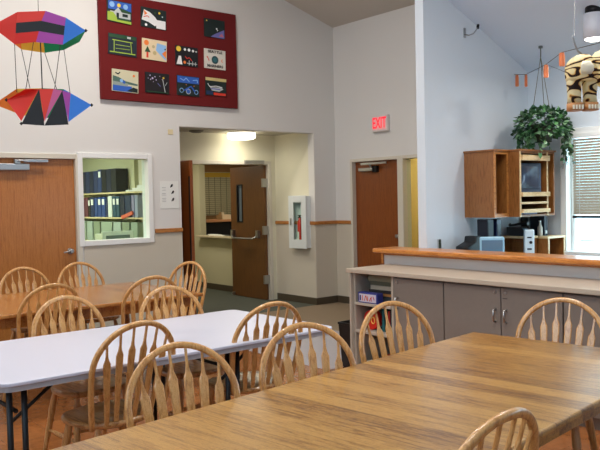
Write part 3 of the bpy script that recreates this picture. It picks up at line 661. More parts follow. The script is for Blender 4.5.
sh = [('c', (.8,.75,.9), ((x, y_), r_)) for x, y_, r_ in ((.2,.15,.03),(.3,.28,.05),(.22,.35,.03),(.4,.2,.03),(.45,.35,.03),(.12,.3,.02),(.6,.15,.02),(.7,.3,.02),(.33,.45,.02))]
card(4.425, 2.965, .325, .245, (.07,.05,.08), sh+[('c', Y_, ((.75,.22),.05)), ('l', GY, [(.72,.3),(.82,.95)], .02), ('l', GY, [(.82,.6),(.9,.42)], .015), ('r', GR, (.05,.92,.95,.96)), ('l', PU, [(.5,.5),(.62,.65)], .015)], 'black picture with white firework sparks in the bottom row', 1)
card(4.855, 2.965, .32, .245, DG, [('r', BL, (.02,.03,.98,.36)), ('l', LB, [(.15,.15),(.3,.25),(.4,.1),(.55,.28)], .02), ('l', LB, [(.7,.2),(.9,.15),(.92,.3)], .018), ('c', LB, ((.2,.75),.12)), ('c', DG, ((.2,.75),.09)), ('c', GY, ((.5,.78),.14)), ('c', BL, ((.5,.78),.11)), ('c', LB, ((.85,.78),.12)), ('c', DG, ((.85,.78),.09)), ('l', BL, [(.3,.75),(.62,.5),(.8,.78)], .035), ('c', OR_, ((.4,.45),.025)), ('c', OR_, ((.75,.48),.025))], 'picture of a blue bicycle under a blue sky in the bottom row', 1)
card(5.265, 2.985, .315, .225, DG, [('r', (.82,.74,.50), (.0,.0,1,.17)), ('p', GY, [(.15,.42),(.3,.55),(.75,.5),(.85,.6),(.65,.75),(.3,.72)]), ('l', W_, [(.1,.35),(.2,.52),(.5,.45),(.8,.5)], .02), ('r', (.10,.2,.35), (.03,.75,.35,.95)), ('r', RD_, (.38,.83,.97,.97)), ('l', PU, [(.25,.62),(.7,.62)], .03)], 'picture of a white ship above a red stripe at the bottom right of the board', 1)

# notice + plate + kite
n_ = empty('notice_sheet', (4.58, YL-.001, 1.615)); tag(n_, 'white laminated notice with three hand signs between window and alcove', 'notice')
B(-.13, .125, -.004, 0, -.165, .17).build('sheet', PAPER, n_)
INK = mat('ink', (.12,.12,.12), .7)
for (x, z_) in ((.03,.115),(.045,.035),(.045,-.055)):
    mk = MB(); mk.prism([(x-.018, z_-.012), (x+.005, z_-.02), (x+.018, z_+.008), (x+.01, z_+.02), (x-.008, z_+.014)], -.0055, -.0045, 'xz'); mk.prism([(x-.025, z_-.022), (x-.012, z_-.024), (x-.008, z_-.006), (x-.018, z_-.004)], -.0055, -.0045, 'xz'); mk.build('hand_drawing', INK, n_)
for z_ in (.09, .06, .02, .0, -.04, -.06, -.08): B(-.105, -.055, -.0055, -.0045, z_-.002, z_+.002).build('text_line', mat('grey_ink', (.55,.55,.56), .7), n_)
tag(B(-.035, .035, -.008, 0, -.032, .032).build('wall_plate', mat('cream_plate', (.86,.80,.64), .5), bevel=.004, loc=(4.615, YL, 2.39)), 'small square cream plate on the wall below the burgundy board', 'wall plate')

def kite():
    D = Vector((.7719, -.6357, 0)); # direction along the kite (screen independent, fixed in the room)
    C = Vector((1.7534, 4.6957, 2.636))
    e = empty('box_kite', tuple(C), math.atan2(D.y, D.x)); tag(e, 'colourful two-tier winged box kite hanging before the left wall', 'kite')
    s = 4.7/743
    def P(px, py, lay):    # sheet coordinates of the kite in cm-like units, lay = depth of the layer
        x = (px-39)*s-lay*.355; z = -(py-30)*s-(px-39)*s*.021
        z += lay*.235
        return (x, lay, z)
    F, Bk, Mi = -.13, .17, .02
    cols = dict(red=translucent('kite_red', (.90,.20,.16), .35), red2=translucent('kite_red_light', (.93,.30,.25), .35), pur=translucent('kite_purple', (.74,.34,.72), .35), pink=translucent('kite_pink', (.86,.45,.66), .35),
                blue=translucent('kite_blue', (.28,.58,.92), .35), blk=mat('kite_black', (.05,.05,.06), .6), org=translucent('kite_orange', (.92,.52,.16), .35), yel=translucent('kite_yellow', (.92,.76,.25), .35), grn=translucent('kite_green', (.07,.60,.38), .35))
    def panel(c_, pts, nm='sail_panel'):
        vs = [P(*p) for p in pts]; n = len(vs); mb = MB()
        nrm = (Vector(vs[1])-Vector(vs[0])).cross(Vector(vs[2])-Vector(vs[0])).normalized()*.0006
        mb.add([tuple(Vector(v)-nrm) for v in vs]+[tuple(Vector(v)+nrm) for v in vs], [tuple(range(n)), tuple(range(n, 2*n))]+[(i, (i+1) % n, (i+1) % n+n, i+n) for i in range(n)])
        mb.build(nm, cols[c_], e)
    T1, T2 = (-9, 26, Mi), (86, 30.5, Mi)
    # upper cell front
    panel('red', [T1, (18.5, 12.5, F), (16.8, 23, F), (16, 33, F), (14.5, 43.5, F)])
    panel('red2', [(18.5,12.5,F), (46,11.5,F), (41.5,21,F), (16.8,23,F)]); panel('blk', [(16.8,23,F), (41.5,21,F), (38.7,31,F), (16,33,F)]); panel('red', [(16,33,F), (38.7,31,F), (35.5,41.5,F), (14.5,43.5,F)])
    panel('pur', [(46,11.5,F), (65.3,18,F), (64,26,F), (41.5,21,F)]); panel('blk', [(41.5,21,F), (64,26,F), (62.8,35,F), (38.7,31,F)]); panel('pur', [(38.7,31,F), (62.8,35,F), (61.5,44,F), (35.5,41.5,F)])
    panel('blue', [(65.3,18,F), T2, (61.5,44,F)])
    # upper cell back ring
    panel('org', [T1, (20,24,Bk), (20.5,50,Bk)]); panel('yel', [(20,24,Bk), (42,23,Bk), (44.5,53.5,Bk), (20.5,50,Bk)]); panel('grn', [(42,23,Bk), (62,25,Bk), (64.5,50.5,Bk), (44.5,53.5,Bk)]); panel('grn', [(62,25,Bk), T2, (79.5,42,.05), (64.5,50.5,Bk)])
    # lower cell
    S1, S2 = (-9, 104, Mi), (89.5, 105, Mi)
    panel('red', [(4,99.5,.0), (23.5,87,F), (37,87,F), (18.5,118,F)]); panel('blk', [(37,87,F), (41,122.5,F), (18.5,121,F)]); panel('red2', [(37,87,F), (51,86.8,F), (41,118,F)])
    panel('pink', [(51,86.8,F), (59.5,88.5,F), (41,119,F)]); panel('blk', [(59.5,88.5,F), (64.5,121.5,F), (41,122.5,F)]); panel('pur', [(59.5,88.5,F), (67.5,91,F), (64.5,119,F)]); panel('blue', [(67.5,91,F), S2, (64.5,119,F)])
    panel('org', [(-9,104,Mi), (14,90.5,Bk), (19,118,Bk)]); panel('yel', [(14,90.5,Bk), (41,90,Bk), (42,121,Bk), (19,118,Bk)]); panel('grn', [(41,90,Bk), (63,91,Bk), (62,119,Bk), (42,121,Bk)]); panel('blue', [(63,91,Bk), S2, (62,119,Bk)])
    LN = mat('kite_line', (.12,.12,.12), .7)
    for a, b in [((14.5,43.5,F),(14.5,92,Mi)), ((20.5,50,Bk),(28,86,F)), ((33,41.5,F),(24,87,F)), ((44.5,53.5,Bk),(54,87,F)), ((59,44,F),(52,87,F)), ((64.5,50,Bk),(67,91,F))]:
        MB().tube([P(*a), P(*b)], .0022, 5).build('line', LN, e)
    MB().tube([P(40,20,.02), P(40.5,121,-.0)], .004, 6).build('spar', LN, e)
    MB().tube([P(39,12,.02), (0, .02, 2.2)], .0018, 5).build('hanging_line', LN, e)
    for p in (T2, S2, (18.5,120.5,F), (4,99.5,0)):
        x, y_, z_ = P(*p); MB().lathe([(0,-.012),(.012,0),(0,.012)], (x, y_, z_), 8).build('tip_cap', cols['blk'], e)
kite()

# EXIT sign
e = empty('exit_sign', (XE, 7.135, 2.535)); tag(e, 'small lit white sign with red EXIT letters above the brown door', 'sign')
B(-.055, 0, -.15, .15, -.11, .11).build('housing', mat('sign_white', (.86,.83,.82), .4), e, bevel=.006)
B(-.0565, -.055, -.125, .125, -.088, .088).build('face', mat('sign_face', (.90,.74,.74), .5, emit=(1,.5,.5), es=.15), e)
textmesh('EXIT', .205, mat('sign_red', (.95,.15,.2), .5, emit=(1,.15,.25), es=.7), 'lettering', e, (-.058, 0, -.0), (R(90), 0, R(-90)), sx=.62, bold=.004)

# fire extinguisher cabinet
e = empty('extinguisher_cabinet', (PX1-.0065, 8.385, .82)); tag(e, 'white wall cabinet with a tall glass slot on the alcove side wall', 'cabinet')
MB().box(-.085, 0, -.19, -.175, 0, .75).box(-.085, 0, .175, .19, 0, .75).box(-.085, 0, -.175, .175, 0, .015).box(-.085, 0, -.175, .175, .735, .75).box(-.008, 0, -.175, .175, .015, .735).build('box', mat('cab_white', (.86,.88,.88), .4), e)
dr = MB().box(-.097, -.085, -.20, -.09, -.01, .76).box(-.097, -.085, .09, .20, -.01, .76).box(-.097, -.085, -.09, .09, -.01, .12).box(-.097, -.085, -.09, .09, .66, .76).build('door', mat('cab_white', (.86,.88,.88), .4), e, bevel=.003)
B(-.093, -.090, -.09, .09, .12, .66).build('glass_pane', GLASS, dr)
MB().box(-.118, -.105, .125, .145, .33, .43).build('handle', METAL, dr)
x = empty('fire_extinguisher', (PX1-.0535, 8.385, .8355)); tag(x, 'red fire extinguisher behind the cabinet glass', 'fire extinguisher')
MB().lathe([(0,0),(.033,0),(.036,.02),(.036,.33),(.030,.37),(.015,.40),(.015,.42),(0,.42)]).build('cylinder', mat('ext_red', (.90,.16,.12), .35), x)
MB().box(-.012,.012,-.05,.03,.42,.435).box(-.012,.012,-.06,.03,.45,.462).tube([(0,0,.40),(0,0,.46)], .012, 8).build('valve_handle', BLACK, x)
B(-.0365, -.034, -.02, .02, .10, .22).build('label_plate', PAPER, x)
MB().tube([(0,-.02,.43),(-.01,-.05,.40),(-.015,-.055,.25),(-.01,-.05,.12)], .008, 8).build('hose', BLACK, x)

# alcove light + vents
e = empty('ceiling_light', (6.13, 8.74, 2.5)); tag(e, 'round drum ceiling light glowing in the alcove', 'light')
MB().lathe([(0,0),(.20,0),(.20,-.015),(0,-.015)], n=36).build('base', WHITEF, e)
MB().lathe([(0,-.10),(.16,-.10),(.195,-.085),(.20,-.07),(.20,-.015),(0,-.015)], n=36).build('shade', mat('alc_glow', (1,1,1), .5, emit=(1,.97,.88), es=5), e)
e = MB().lathe([(0,0),(.10,0),(.10,-.012),(.06,-.03),(0,-.03)], n=24).build('smoke_detector', mat('detector', (.42,.40,.36), .6)); e.location = (5.42, 8.80, 2.5); tag(e, 'small dark round detector on the alcove ceiling left of the light', 'smoke detector')
# reception things through the doors

s_b = empty('schedule_board', (8.28, 12.60, 1.68)); tag(s_b, 'gridded schedule board with a yellow heading on the far reception wall', 'board')
B(-.57, .57, -.02, -.001, -.44, .42).build('board', mat('board_grey', (.66,.66,.56), .7), s_b)
B(-.56, .56, -.023, -.02, .32, .41).build('heading', mat('board_yellow', (.72,.60,.20), .7), s_b)
mb = MB()
for i in range(19): mb.box(-.56, .56, -.0225, -.0205, -.42+i*.04-.003, -.42+i*.04+.003)
for i in range(9): mb.box(-.56+i*.14-.004, -.56+i*.14+.004, -.0225, -.0205, -.42, .32)
mb.build('grid_lines', mat('board_dark', (.22,.23,.20), .7), s_b)
rd = empty('reception_cupboard', (7.75, 12.05, 0)); tag(rd, 'dark cupboard with a pinkish top inside the reception room', 'cupboard')
B(-.55, .55, -.25, .25, 0, 1.13).build('body', mat('cupboard_dark', (.07,.09,.12), .5), rd); B(-.57, .57, -.27, .27, 1.13, 1.17).build('top', mat('peach_top', (.80,.58,.42), .5), rd)
tag(MB().box(-.1,.1,-.1,.1,0,.09).box(-.08,-.02,-.05,.05,.09,.14).build('paper_stack', mat('paper_warm', (.85,.80,.70), .8), loc=(7.92, 11.95, 1.171)), 'small pile of pale papers on the reception cupboard', 'papers')
tag(MB().box(-.06,.06,-.25,.2,0,.012).box(-.05,.04,-.05,.25,.012,.022).build('paper_sheets', PAPER, loc=(7.0, 10.75, .9305), bevel=.001), 'loose white papers lying on the reception counter ledge', 'papers')

# ------------------------------------------------------------------ office behind the interior window
OFW = mat('office_wall', (.80, .80, .66), .8)
wall('wall_office_right', 'x', 4.64, 4.72, (9.14, 11.6), (0, 2.6), [], OFW, 'pale green-yellow office wall behind the binders')
wall('wall_office_back', 'y', 11.5, 11.6, (1.0, 4.64), (0, 2.6), [], OFW, 'pale green-yellow back wall of the office')
wall('wall_office_left', 'x', 1.0, 1.1, (YL+.13, 11.6), (0, 2.6), [], OFW, 'pale green-yellow side wall of the office')
struct(B(1.0, 4.72, YL+.13, 11.6, 2.55, 2.65).build('ceiling', mat('office_ceiling', (.85,.85,.78), .9)), 'office ceiling')
struct(B(1.0, 3.99, YL+.13, 11.6, -.1, 0).build('floor', CARPD), 'office carpet')
bs = empty('bookshelf', (4.45, 9.6, 0)); tag(bs, 'pale wooden office shelf holding rows of binders, seen through the office window', 'bookshelf')
SHW = mat('shelf_pale', (.85, .78, .60), .5)
for z in (1.655, 1.315, .98, .6, .2): B(0, .185, -1.22, 1.30, z, z+.022).build('shelf', SHW, bs, bevel=.002)
MB().box(0, .185, -1.24, -1.22, 0, 1.68).box(0, .185, 1.30, 1.32, 0, 1.68).build('side_panel', SHW, bs)
def binder(y, z, t, h, c_, lab, label, grp, d=.175, name='binder', lw=.5):
    m = mat('binder_%02x%02x%02x' % tuple(int(q*255) for q in c_), c_, .45)
    e = empty(name, (4.455, y-t/2, z+.0225)); tag(e, label, 'binder' if name == 'binder' else name.split('_')[-1], grp)
    B(0, d, -t/2+.003, t/2-.003, 0, h).build('cover', m, e, bevel=.004)
    if lab: B(-.002, 0, -t/2*lw-.006, t/2*lw+.006, h-.11, h-.03).build('spine_label', PAPER, e)
NV, DN, BK_ = (.11,.17,.34), (.08,.11,.22), (.07,.08,.11)
y = 10.86
for i, (t, h, c_, lab, lb) in enumerate([(.09,.30,NV,0,'navy binder at the far left of the upper office shelf, cut by the window frame'),(.10,.29,NV,1,'navy binder with white label, first in view on the upper office shelf'),(.10,.30,DN,1,'dark binder with white label at the left of the upper office shelf'),(.13,.31,NV,1,'wide blue binder with white label at the left of the upper office shelf'),
    (.13,.31,DN,0,'plain dark navy binder left of centre on the upper office shelf'),(.13,.31,NV,0,'plain navy binder, second of the unlabelled ones on the upper office shelf'),(.14,.31,DN,0,'plain dark navy binder, third of the unlabelled ones on the upper office shelf'),(.14,.31,NV,0,'plain navy binder just left of the tall labelled one on the upper office shelf'),
    (.12,.325,(.14,.22,.42),1,'tall blue binder with white label in the middle of the upper office shelf'),(.15,.32,BK_,0,'black binder right of the tall labelled one on the upper office shelf'),(.15,.32,DN,0,'blackish navy binder between black ones on the upper office shelf'),(.16,.32,BK_,0,'black binder at the right end of the upper office shelf row')]):
    binder(y, 1.655, t, h, c_, lab, lb, 'binders on the upper office shelf'); y -= t+.001
tag(MB().box(0,.17,-.27,.27,0,.02).box(.01,.16,-.25,.1,.02,.045).box(.02,.165,-.26,-.02,.045,.075).build('paper_stack', PAPER, loc=(4.46, 8.78, 1.6775), bevel=.001), 'stack of white papers at the right of the upper office shelf', 'papers')
y = 10.50
MR = (.42,.20,.26); MBL = (.15,.27,.52); TE = (.16,.30,.38)
for i, (t, h, c_, lab, lb) in enumerate([(.12,.27,MR,0,'maroon binder, leftmost on the middle office shelf'),(.11,.28,MR,0,'second maroon binder on the middle office shelf'),(.07,.27,BK_,1,'narrow black binder with white label next to the maroon ones'),(.12,.28,NV,1,'navy binder with pale label right of the narrow black one'),
    (.10,.27,MBL,0,'plain mid-blue binder on the middle office shelf'),(.11,.28,MBL,1,'mid-blue labelled binder, left of two alike on the middle office shelf'),(.12,.28,MBL,1,'mid-blue labelled binder, right of two alike on the middle office shelf'),(.06,.27,NV,0,'narrow navy binder left of the white one'),
    (.13,.29,(.86,.88,.86),0,'white binder in the middle office shelf row'),(.10,.28,TE,1,'teal binder with label right of the white one'),(.10,.28,TE,1,'teal labelled binder beside the dark slab binders'),(.14,.29,DN,0,'dark slab binder, left of the pair on the middle office shelf'),
    (.17,.29,(.13,.19,.32),0,'slate blue slab binder right of the dark one on the middle office shelf'),(.08,.29,(.55,.53,.66),0,'lilac grey folder near the right of the middle office shelf'),(.09,.29,(.60,.63,.72),0,'pale blue-grey folder at the right end of the middle office shelf')]):
    binder(y, 1.315, t, h, c_, lab, lb, 'binders on the middle office shelf'); y -= t+.0125
y = 10.85
for i, t in enumerate((.26,.26,.22,.24,.38,.26,.24,.22)):
    binder(y, .98, t-.03, .27, [(.55,.60,.50),(.62,.68,.60),(.66,.72,.68)][i % 3], 0, ['dim green-grey magazine box at the left end of the lower office shelf','pale green magazine box, second on the lower office shelf','pale box, third on the lower office shelf','green-grey box left of the widest one on the lower office shelf','widest pale box on the lower office shelf behind the monitor','pale grey-green box right of the widest one','grey-green box, second from the right of the lower office shelf','pale box at the right end of the lower office shelf'][i], 'magazine boxes on the lower office shelf', name='magazine_box'); y -= t+.01
tag(B(-.02,.0,-.16,.16,0,.045).build('orange_folder', mat('orange_folder', (.88,.42,.30), .6), loc=(4.453, 8.98, 1.345)), 'orange folder leaning low before the slab binders', 'folder').rotation_euler = (R(-12),0,0)
dk = empty('office_desk', (3.7, 8.55, 0)); tag(dk, 'desk just behind the office window', 'desk')
B(-.9, .75, -.25, .35, .72, .75).build('desktop', SHW, dk); MB().box(-.88,-.85,-.23,.33,0,.72).box(.70,.73,-.23,.33,0,.72).build('leg_panel', SHW, dk)
mo = empty('computer_monitor', (4.12, 8.72, .75), R(0)); tag(mo, 'off-white monitor top seen low in the office window', 'monitor')
MB().box(-.22,.20,-.14,-.10,.12,.43).box(-.20,.20,-.10,.12,.14,.40).build('housing', mat('beige_plastic', (.80,.84,.76), .5), mo, bevel=.01)
B(-.17,.15,-.145,-.14,.16,.38).build('screen', mat('dull_screen', (.38,.44,.40), .3), mo); MB().lathe([(0,0),(.11,0),(.10,.02),(.05,.03),(.05,.12),(0,.12)]).build('stand', mat('beige_plastic', (.8,.84,.76), .5), mo)
oc = empty('office_chair', (3.55, 9.15, 0)); tag(oc, 'rounded grey-green office chair back at the lower left of the office window', 'chair')
p_ = [(.25*math.cos(R(a)), .98+.26*math.sin(R(a))) for a in range(0, 181, 12)]+[(-.25,.70),(.25,.70)]
MB().prism(p_, -.03, .04, 'xz').build('backrest', mat('chair_green', (.50,.56,.48), .8), oc, bevel=.015)
MB().prism(rrect(-.25,.25,-.02,.45,.08), .44, .52).build('seat', mat('chair_green', (.5,.56,.48), .8), oc, bevel=.015)
MB().tube([(0,.2,.44),(0,.2,.08)], .03, 10).build('post', DARKM, oc); MB().box(-.02,.02,-.0,.06,.46,.75).build('back_stem', DARKM, oc)
for k in range(5): a = R(72*k); MB().tube([(0,.2,.08),(.27*math.cos(a),.2+.27*math.sin(a),.04)], .018, 8).tube([(.27*math.cos(a)-.015,.2+.27*math.sin(a),.028),(.27*math.cos(a)+.015,.2+.27*math.sin(a),.028)], .028, 12).build('foot', DARKM, oc)

# ------------------------------------------------------------------ kitchen corner
def cabinet_box(e, x0, x1, y0, y1, z0, z1, t=.018):
    """open fronted (towards -y) box, coordinates local"""
    MB().box(x0, x0+t, y0, y1, z0, z1).build('side_panel', CABW, e, bevel=.001); MB().box(x1-t, x1, y0, y1, z0, z1).build('side_panel', CABW, e, bevel=.001)
    B(x0+t, x1-t, y0, y1, z0, z0+t).build('bottom_panel', CABW, e); B(x0+t, x1-t, y0, y1, z1-t, z1).build('top_panel', CABW, e)
    MB().box(x0+t, x1-t, y1-.006, y1, z0+t, z1-t).build('back_panel', CABSHADE, e)
w1 = empty('wall_cabinet', (5.61, YK, 1.325)); tag(w1, 'oak wall cabinet with a narrow open front, left of the television cabinet', 'cabinet')
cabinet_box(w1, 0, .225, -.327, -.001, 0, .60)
MB().box(0, .03, -.335, -.327, 0, .60).box(.195, .225, -.335, -.327, 0, .60).box(.03, .195, -.335, -.327, 0, .035).box(.03, .195, -.335, -.327, .575, .60).build('face_frame', RAIL, w1)
B(-.012, .225, -.347, -.001, .60, .618).build('crown', CABW, w1, bevel=.004)
w2 = empty('television_cabinet', (5.837, YK, 1.325)); tag(w2, 'deeper oak wall cabinet holding a small television, pale shelf edges', 'cabinet')
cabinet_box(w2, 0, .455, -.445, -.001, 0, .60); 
MB().box(.455, .575, -.445, -.001, 0, .018).box(.557, .575, -.445, -.001, .018, .60).box(.455, .557, -.445, -.001, .582, .60).build('end_bay', CABW, w2)
B(.455, .557, -.03, -.001, .018, .582).build('back_panel', CABSHADE, w2)
B(-.010, .59, -.462, -.001, .60, .618).build('crown', CABW, w2, bevel=.004)
for za, zb, yy in ((.515, .565, -.475), (.185, .225, -.475), (.115, .135, -.455), (.035, .07, -.475)): B(.012, .455, yy, -.440, za, zb).build('shelf_edge', CABLIGHT, w2, bevel=.002)
MB().box(.018, .437, -.44, -.02, .19, .21).box(.018, .437, -.44, -.02, .115, .13).build('shelf', CABW, w2)
B(0, .018, -.452, -.445, .0, .60).build('face_strip', CABLIGHT, w2); B(.437, .455, -.452, -.445, 0, .60).build('face_strip', CABLIGHT, w2)
tv = empty('television', (5.837+.20, YK-.40, 1.325+.2105), R(-14)); tag(tv, 'small dark-blue curved-screen television inside the oak cabinet', 'television')
hb = MB().box(-.165,.165,0,.06,0,.285); hb.add([(-.15,.06,.01),(.15,.06,.01),(.15,.06,.27),(-.15,.06,.27),(-.09,.30,.04),(.09,.30,.04),(.09,.30,.2),(-.09,.30,.2)], [(0,1,5,4),(1,2,6,5),(2,3,7,6),(3,0,4,7),(4,5,6,7)])
hb.build('housing', mat('tv_case', (.24,.29,.38), .35), tv, bevel=.008)
g = MB(); n = 10; vs = []; fs = []
for i in range(n+1):
    for j in range(n+1):
        u, v = i/n*2-1, j/n*2-1; vs.append((.125*u, -.003-.022*(1-u*u)*(1-v*v*.6)-.004, .155+.10*v))
for i in range(n):
    for j in range(n): a = i*(n+1)+j; fs.append((a, a+1, a+n+2, a+n+1))
g.add(vs, fs, True); g.build('screen', mat('tv_screen', (.16,.22,.32), .12, spec=.9), tv)
vc = empty('video_recorder', (5.837+.20, YK-.40, 1.325+.0725+.0), 0); tag(vc, 'pale blue-grey video recorder on the lowest cabinet shelf', 'video recorder')
B(-.15,.15,0,.25,0,.038).build('body', mat('vcr', (.55,.62,.78), .4), vc, bevel=.003); B(-.13,.0,-.003,0,.015,.030).build('slot', BLACK, vc)
vc.location.z = 1.325+.0185
# desk and hutch boxes
dk = empty('kitchen_desk', (5.12, 3.68, 0)); tag(dk, 'oak desk along the partition carrying electronics behind the half wall', 'desk')
B(0, 1.50, 0, .715, .73, .76).build('desktop', CABW, dk, bevel=.004); MB().box(.0,.02,.02,.70,0,.73).box(1.47,1.49,.02,.70,0,.73).build('leg_panel', CABW, dk)
h1 = empty('desk_shelf_box', (6.18, 4.09, .7605)); tag(h1, 'low oak shelf box with a pale front edge under the black telephone', 'shelf box')
MB().box(0,.14,0,.018,0,.345).box(0,.14,.282,.30,0,.345).box(.125,.14,.018,.282,0,.345).build('body', CABW, h1); B(-.012,.14,-.01,.305,.345,.368).build('top', CABLIGHT, h1, bevel=.003); B(-.008,0,0,.018,0,.345).build('edge_strip', CABLIGHT, h1); B(-.008,0,.282,.30,0,.345).build('edge_strip', CABLIGHT, h1)
B(0,.125,.018,.282,.16,.178).build('middle_shelf', CABLIGHT, h1)
h2 = empty('desk_shelf_box', (6.335, 3.985, .7605)); tag(h2, 'low oak shelf box with a pale top at the window end of the desk', 'shelf box')
MB().box(0,.018,0,.29,0,.34).box(.27,.288,0,.29,0,.34).box(.018,.27,.27,.29,0,.34).build('body', CABW, h2); B(-.012,.30,-.01,.295,.34,.362).build('top', CABLIGHT, h2, bevel=.003); B(0,.018,-.008,0,0,.34).build('edge_strip', CABLIGHT, h2); B(.27,.288,-.008,0,0,.34).build('edge_strip', CABLIGHT, h2)
ph = empty('desk_telephone', (6.245, 4.225, 1.129), R(-90)); tag(ph, 'black desk telephone or fax on the oak shelf box', 'telephone')
mb = MB().prism([(-.12,0),(.12,0),(.12,.03),(.03,.085),(-.12,.085)], -.06, .06, 'xz'); mb.build('body', BLACK, ph, bevel=.006); MB().tube([(-.11,-.02,.105),(-.09,-.02,.10),(.08,-.02,.125),(.10,-.02,.12)], [.020,.012,.012,.020], 10).build('handset', BLACK, ph); B(.0,.06,-.05,.05,.055,.07).build('paper_tray', mat('tray_blue', (.4,.5,.62), .4), ph)
st = empty('silver_stereo', (6.09, 4.03, .7605), R(-50)); tag(st, 'slim silver tower unit with dark slots standing on the desk', 'stereo')
MB().box(-.045,.045,-.04,.05,0,.44).build('body', mat('silver_plastic', (.86,.92,.95), .3, .1), st, bevel=.010); B(-.02,.02,-.043,-.04,.25,.265).build('slot', NAVYB, st); B(-.02,.02,-.043,-.04,.36,.372).build('slot', NAVYB, st); MB().tube([(.012,-.04,.32),(.012,-.05,.32)], .014, 14).build('dial', NAVYB, st); MB().tube([(-.012,-.04,.18),(-.012,-.046,.18)], .01, 12).build('button', NAVYB, st)
nb = empty('navy_binder', (6.475, 4.17, 1.123)); tag(nb, 'navy binder standing upright on the window end shelf box', 'binder'); B(-.03,.03,-.08,.08,0,.19).build('cover', NAVYB, nb, bevel=.003); B(-.012,.012,-.082,-.08,.02,.05).build('spine_label', PAPER, nb)
bt = empty('pale_bottle', (6.385, 4.10, 1.123)); tag(bt, 'pale bottle with a narrow neck beside the navy binder', 'bottle')
MB().lathe([(0,0),(.022,0),(.024,.01),(.024,.085),(.012,.105),(.009,.135),(0,.135)], n=16).build('body', mat('pale_bottle', (.78,.72,.66), .4), bt); MB().lathe([(.010,.135),(.011,.137),(.011,.15),(0,.15)], n=12).build('cap', PAPER, bt)
bk = empty('black_organiser', (6.545, 4.338, .7605)); tag(bk, 'black box behind the telephone under the television cabinet', 'box')
MB().box(-.055,.055,-.035,.05,0,.54).build('body', BLACK, bk, bevel=.006); B(-.045,.045,-.038,-.035,.40,.50).build('front_panel', mat('dark_grey', (.2,.22,.26), .4), bk)
sp = empty('computer_speaker', (5.72, 4.25, .7605)); tag(sp, 'large black speaker box standing on the desk under the oak wall cabinet', 'speaker')
B(-.045,.045,-.06,.06,0,.545).build('body', NAVYB, sp, bevel=.006); B(-.038,.038,-.064,-.06,.05,.52).build('grille', BLACK, sp)
sp = empty('slim_speaker', (5.83, 4.205, .7605)); tag(sp, 'narrow blue-black speaker beside the large black one', 'speaker')
B(-.035,.035,-.03,.03,0,.545).build('body', mat('navy_case', (.10,.14,.28), .35), sp, bevel=.005); B(-.028,.028,-.033,-.03,.05,.5).build('grille', NAVYB, sp)
cm = empty('translucent_monitor', (5.47, 4.0, .7605), R(-48)); tag(cm, 'pale blue reflective monitor low behind the half wall cap', 'monitor')
MB().box(-.105,.105,-.06,-.02,.06,.405).box(-.09,.09,-.02,.09,.08,.38).build('housing', mat('pale_blue_case', (.62,.78,.86), .2), cm, bevel=.012); B(-.09,.09,-.064,-.06,.09,.375).build('screen', mat('monitor_screen', (.35,.48,.58), .08, spec=1), cm); MB().lathe([(0,0),(.08,0),(.07,.02),(.04,.03),(.04,.07),(0,.07)]).build('stand', mat('pale_blue_case', (.62,.78,.86), .2), cm)
pr = empty('black_printer', (5.49, 4.25, .7605)); tag(pr, 'black printer with a sloping left end left of the big speaker', 'printer')
MB().prism([(-.12,0),(.08,0),(.08,.40),(.01,.40),(.0,.35),(-.12,.31)], -.07, .07, 'xz').build('body', BLACK, pr, bevel=.01); B(-.10,.06,-.10,-.07,.10,.115).build('paper_tray', NAVYB, pr)
ol = empty('wall_outlet', (5.235, YK-.001, 1.10)); tag(ol, 'small dark cable outlet low on the partition above the half wall', 'outlet'); B(-.022,.022,-.006,0,-.045,.045).build('plate', mat('outlet_plate', (.75,.77,.78), .5), ol, bevel=.002); B(-.012,.010,-.018,-.006,-.04,.04).build('plug', mat('plug_dark', (.18,.20,.14), .5), ol)
# ceiling downlight
e = empty('ceiling_downlight', (5.97, 3.30, zk(5.97))); tag(e, 'white cylindrical downlight hanging from the kitchen ceiling', 'ceiling lamp')
MB().lathe([(0,.03),(.07,.03),(.07,-.03),(0,-.03)], n=28).build('mount', DARKM, e)
MB().lathe([(0,-.03),(.085,-.03),(.085,-.24),(.073,-.24),(.073,-.215),(.0,-.215)], n=32).build('can', mat('can_white', (.82,.82,.85), .5), e)
MB().lathe([(0,-.262),(.04,-.258),(.070,-.246),(.071,-.240),(.071,-.225),(0,-.225)], n=28).build('bulb_lens', GLOW, e)
# hook
e = empty('wall_hook', (5.69, YK, 3.05)); tag(e, 'small metal hook bracket high on the partition near the ceiling', 'hook')
MB().tube([(-.045,0,-.02),(-.045,-.05,-.035),(-.01,-.075,-.02),(.03,-.08,.02),(.045,-.08,.055)], .006, 8).box(-.06,-.03,-.006,0,-.05,.04).build('bracket', METAL, e); MB().tube([(.045,-.08,.03),(.05,-.085,.07)], .013, 8).build('tip', DARKM, e)

# hanging plant
PC = Vector((6.29, 4.0, 2.15))
e = empty('hanging_plant', (6.30, 4.02, zk(6.30))); tag(e, 'bushy green trailing pothos hanging from the ceiling above the oak cabinets', 'plant')
o0 = Vector(e.location)
def rel(p): return tuple(Vector(p)-o0)
cz_ = 2.11
MB().lathe([(0,-.09),(.08,-.09),(.11,.06),(.118,.065),(.118,.08),(.10,.08),(0,.06)], rel((6.29,4.0,cz_)), n=24).build('pot', mat('pot_dark', (.22,.24,.20), .6), e)
for k in range(3):
    a = R(20+120*k); MB().tube([rel((6.30,4.02,zk(6.30)-.10)), rel((6.29+.115*math.cos(a),4.0+.115*math.sin(a),cz_+.07))], .0035, 5).build('hanger_cord', mat('hanger', (.38,.36,.30), .7), e)
MB().tube([(0,0,0),(0,0,-.10)], .006, 6).tube([(0,0,-.0),(0,0,-.02)], .02, 10).build('ceiling_hook', mat('hook_grey', (.4,.42,.42), .5), e)
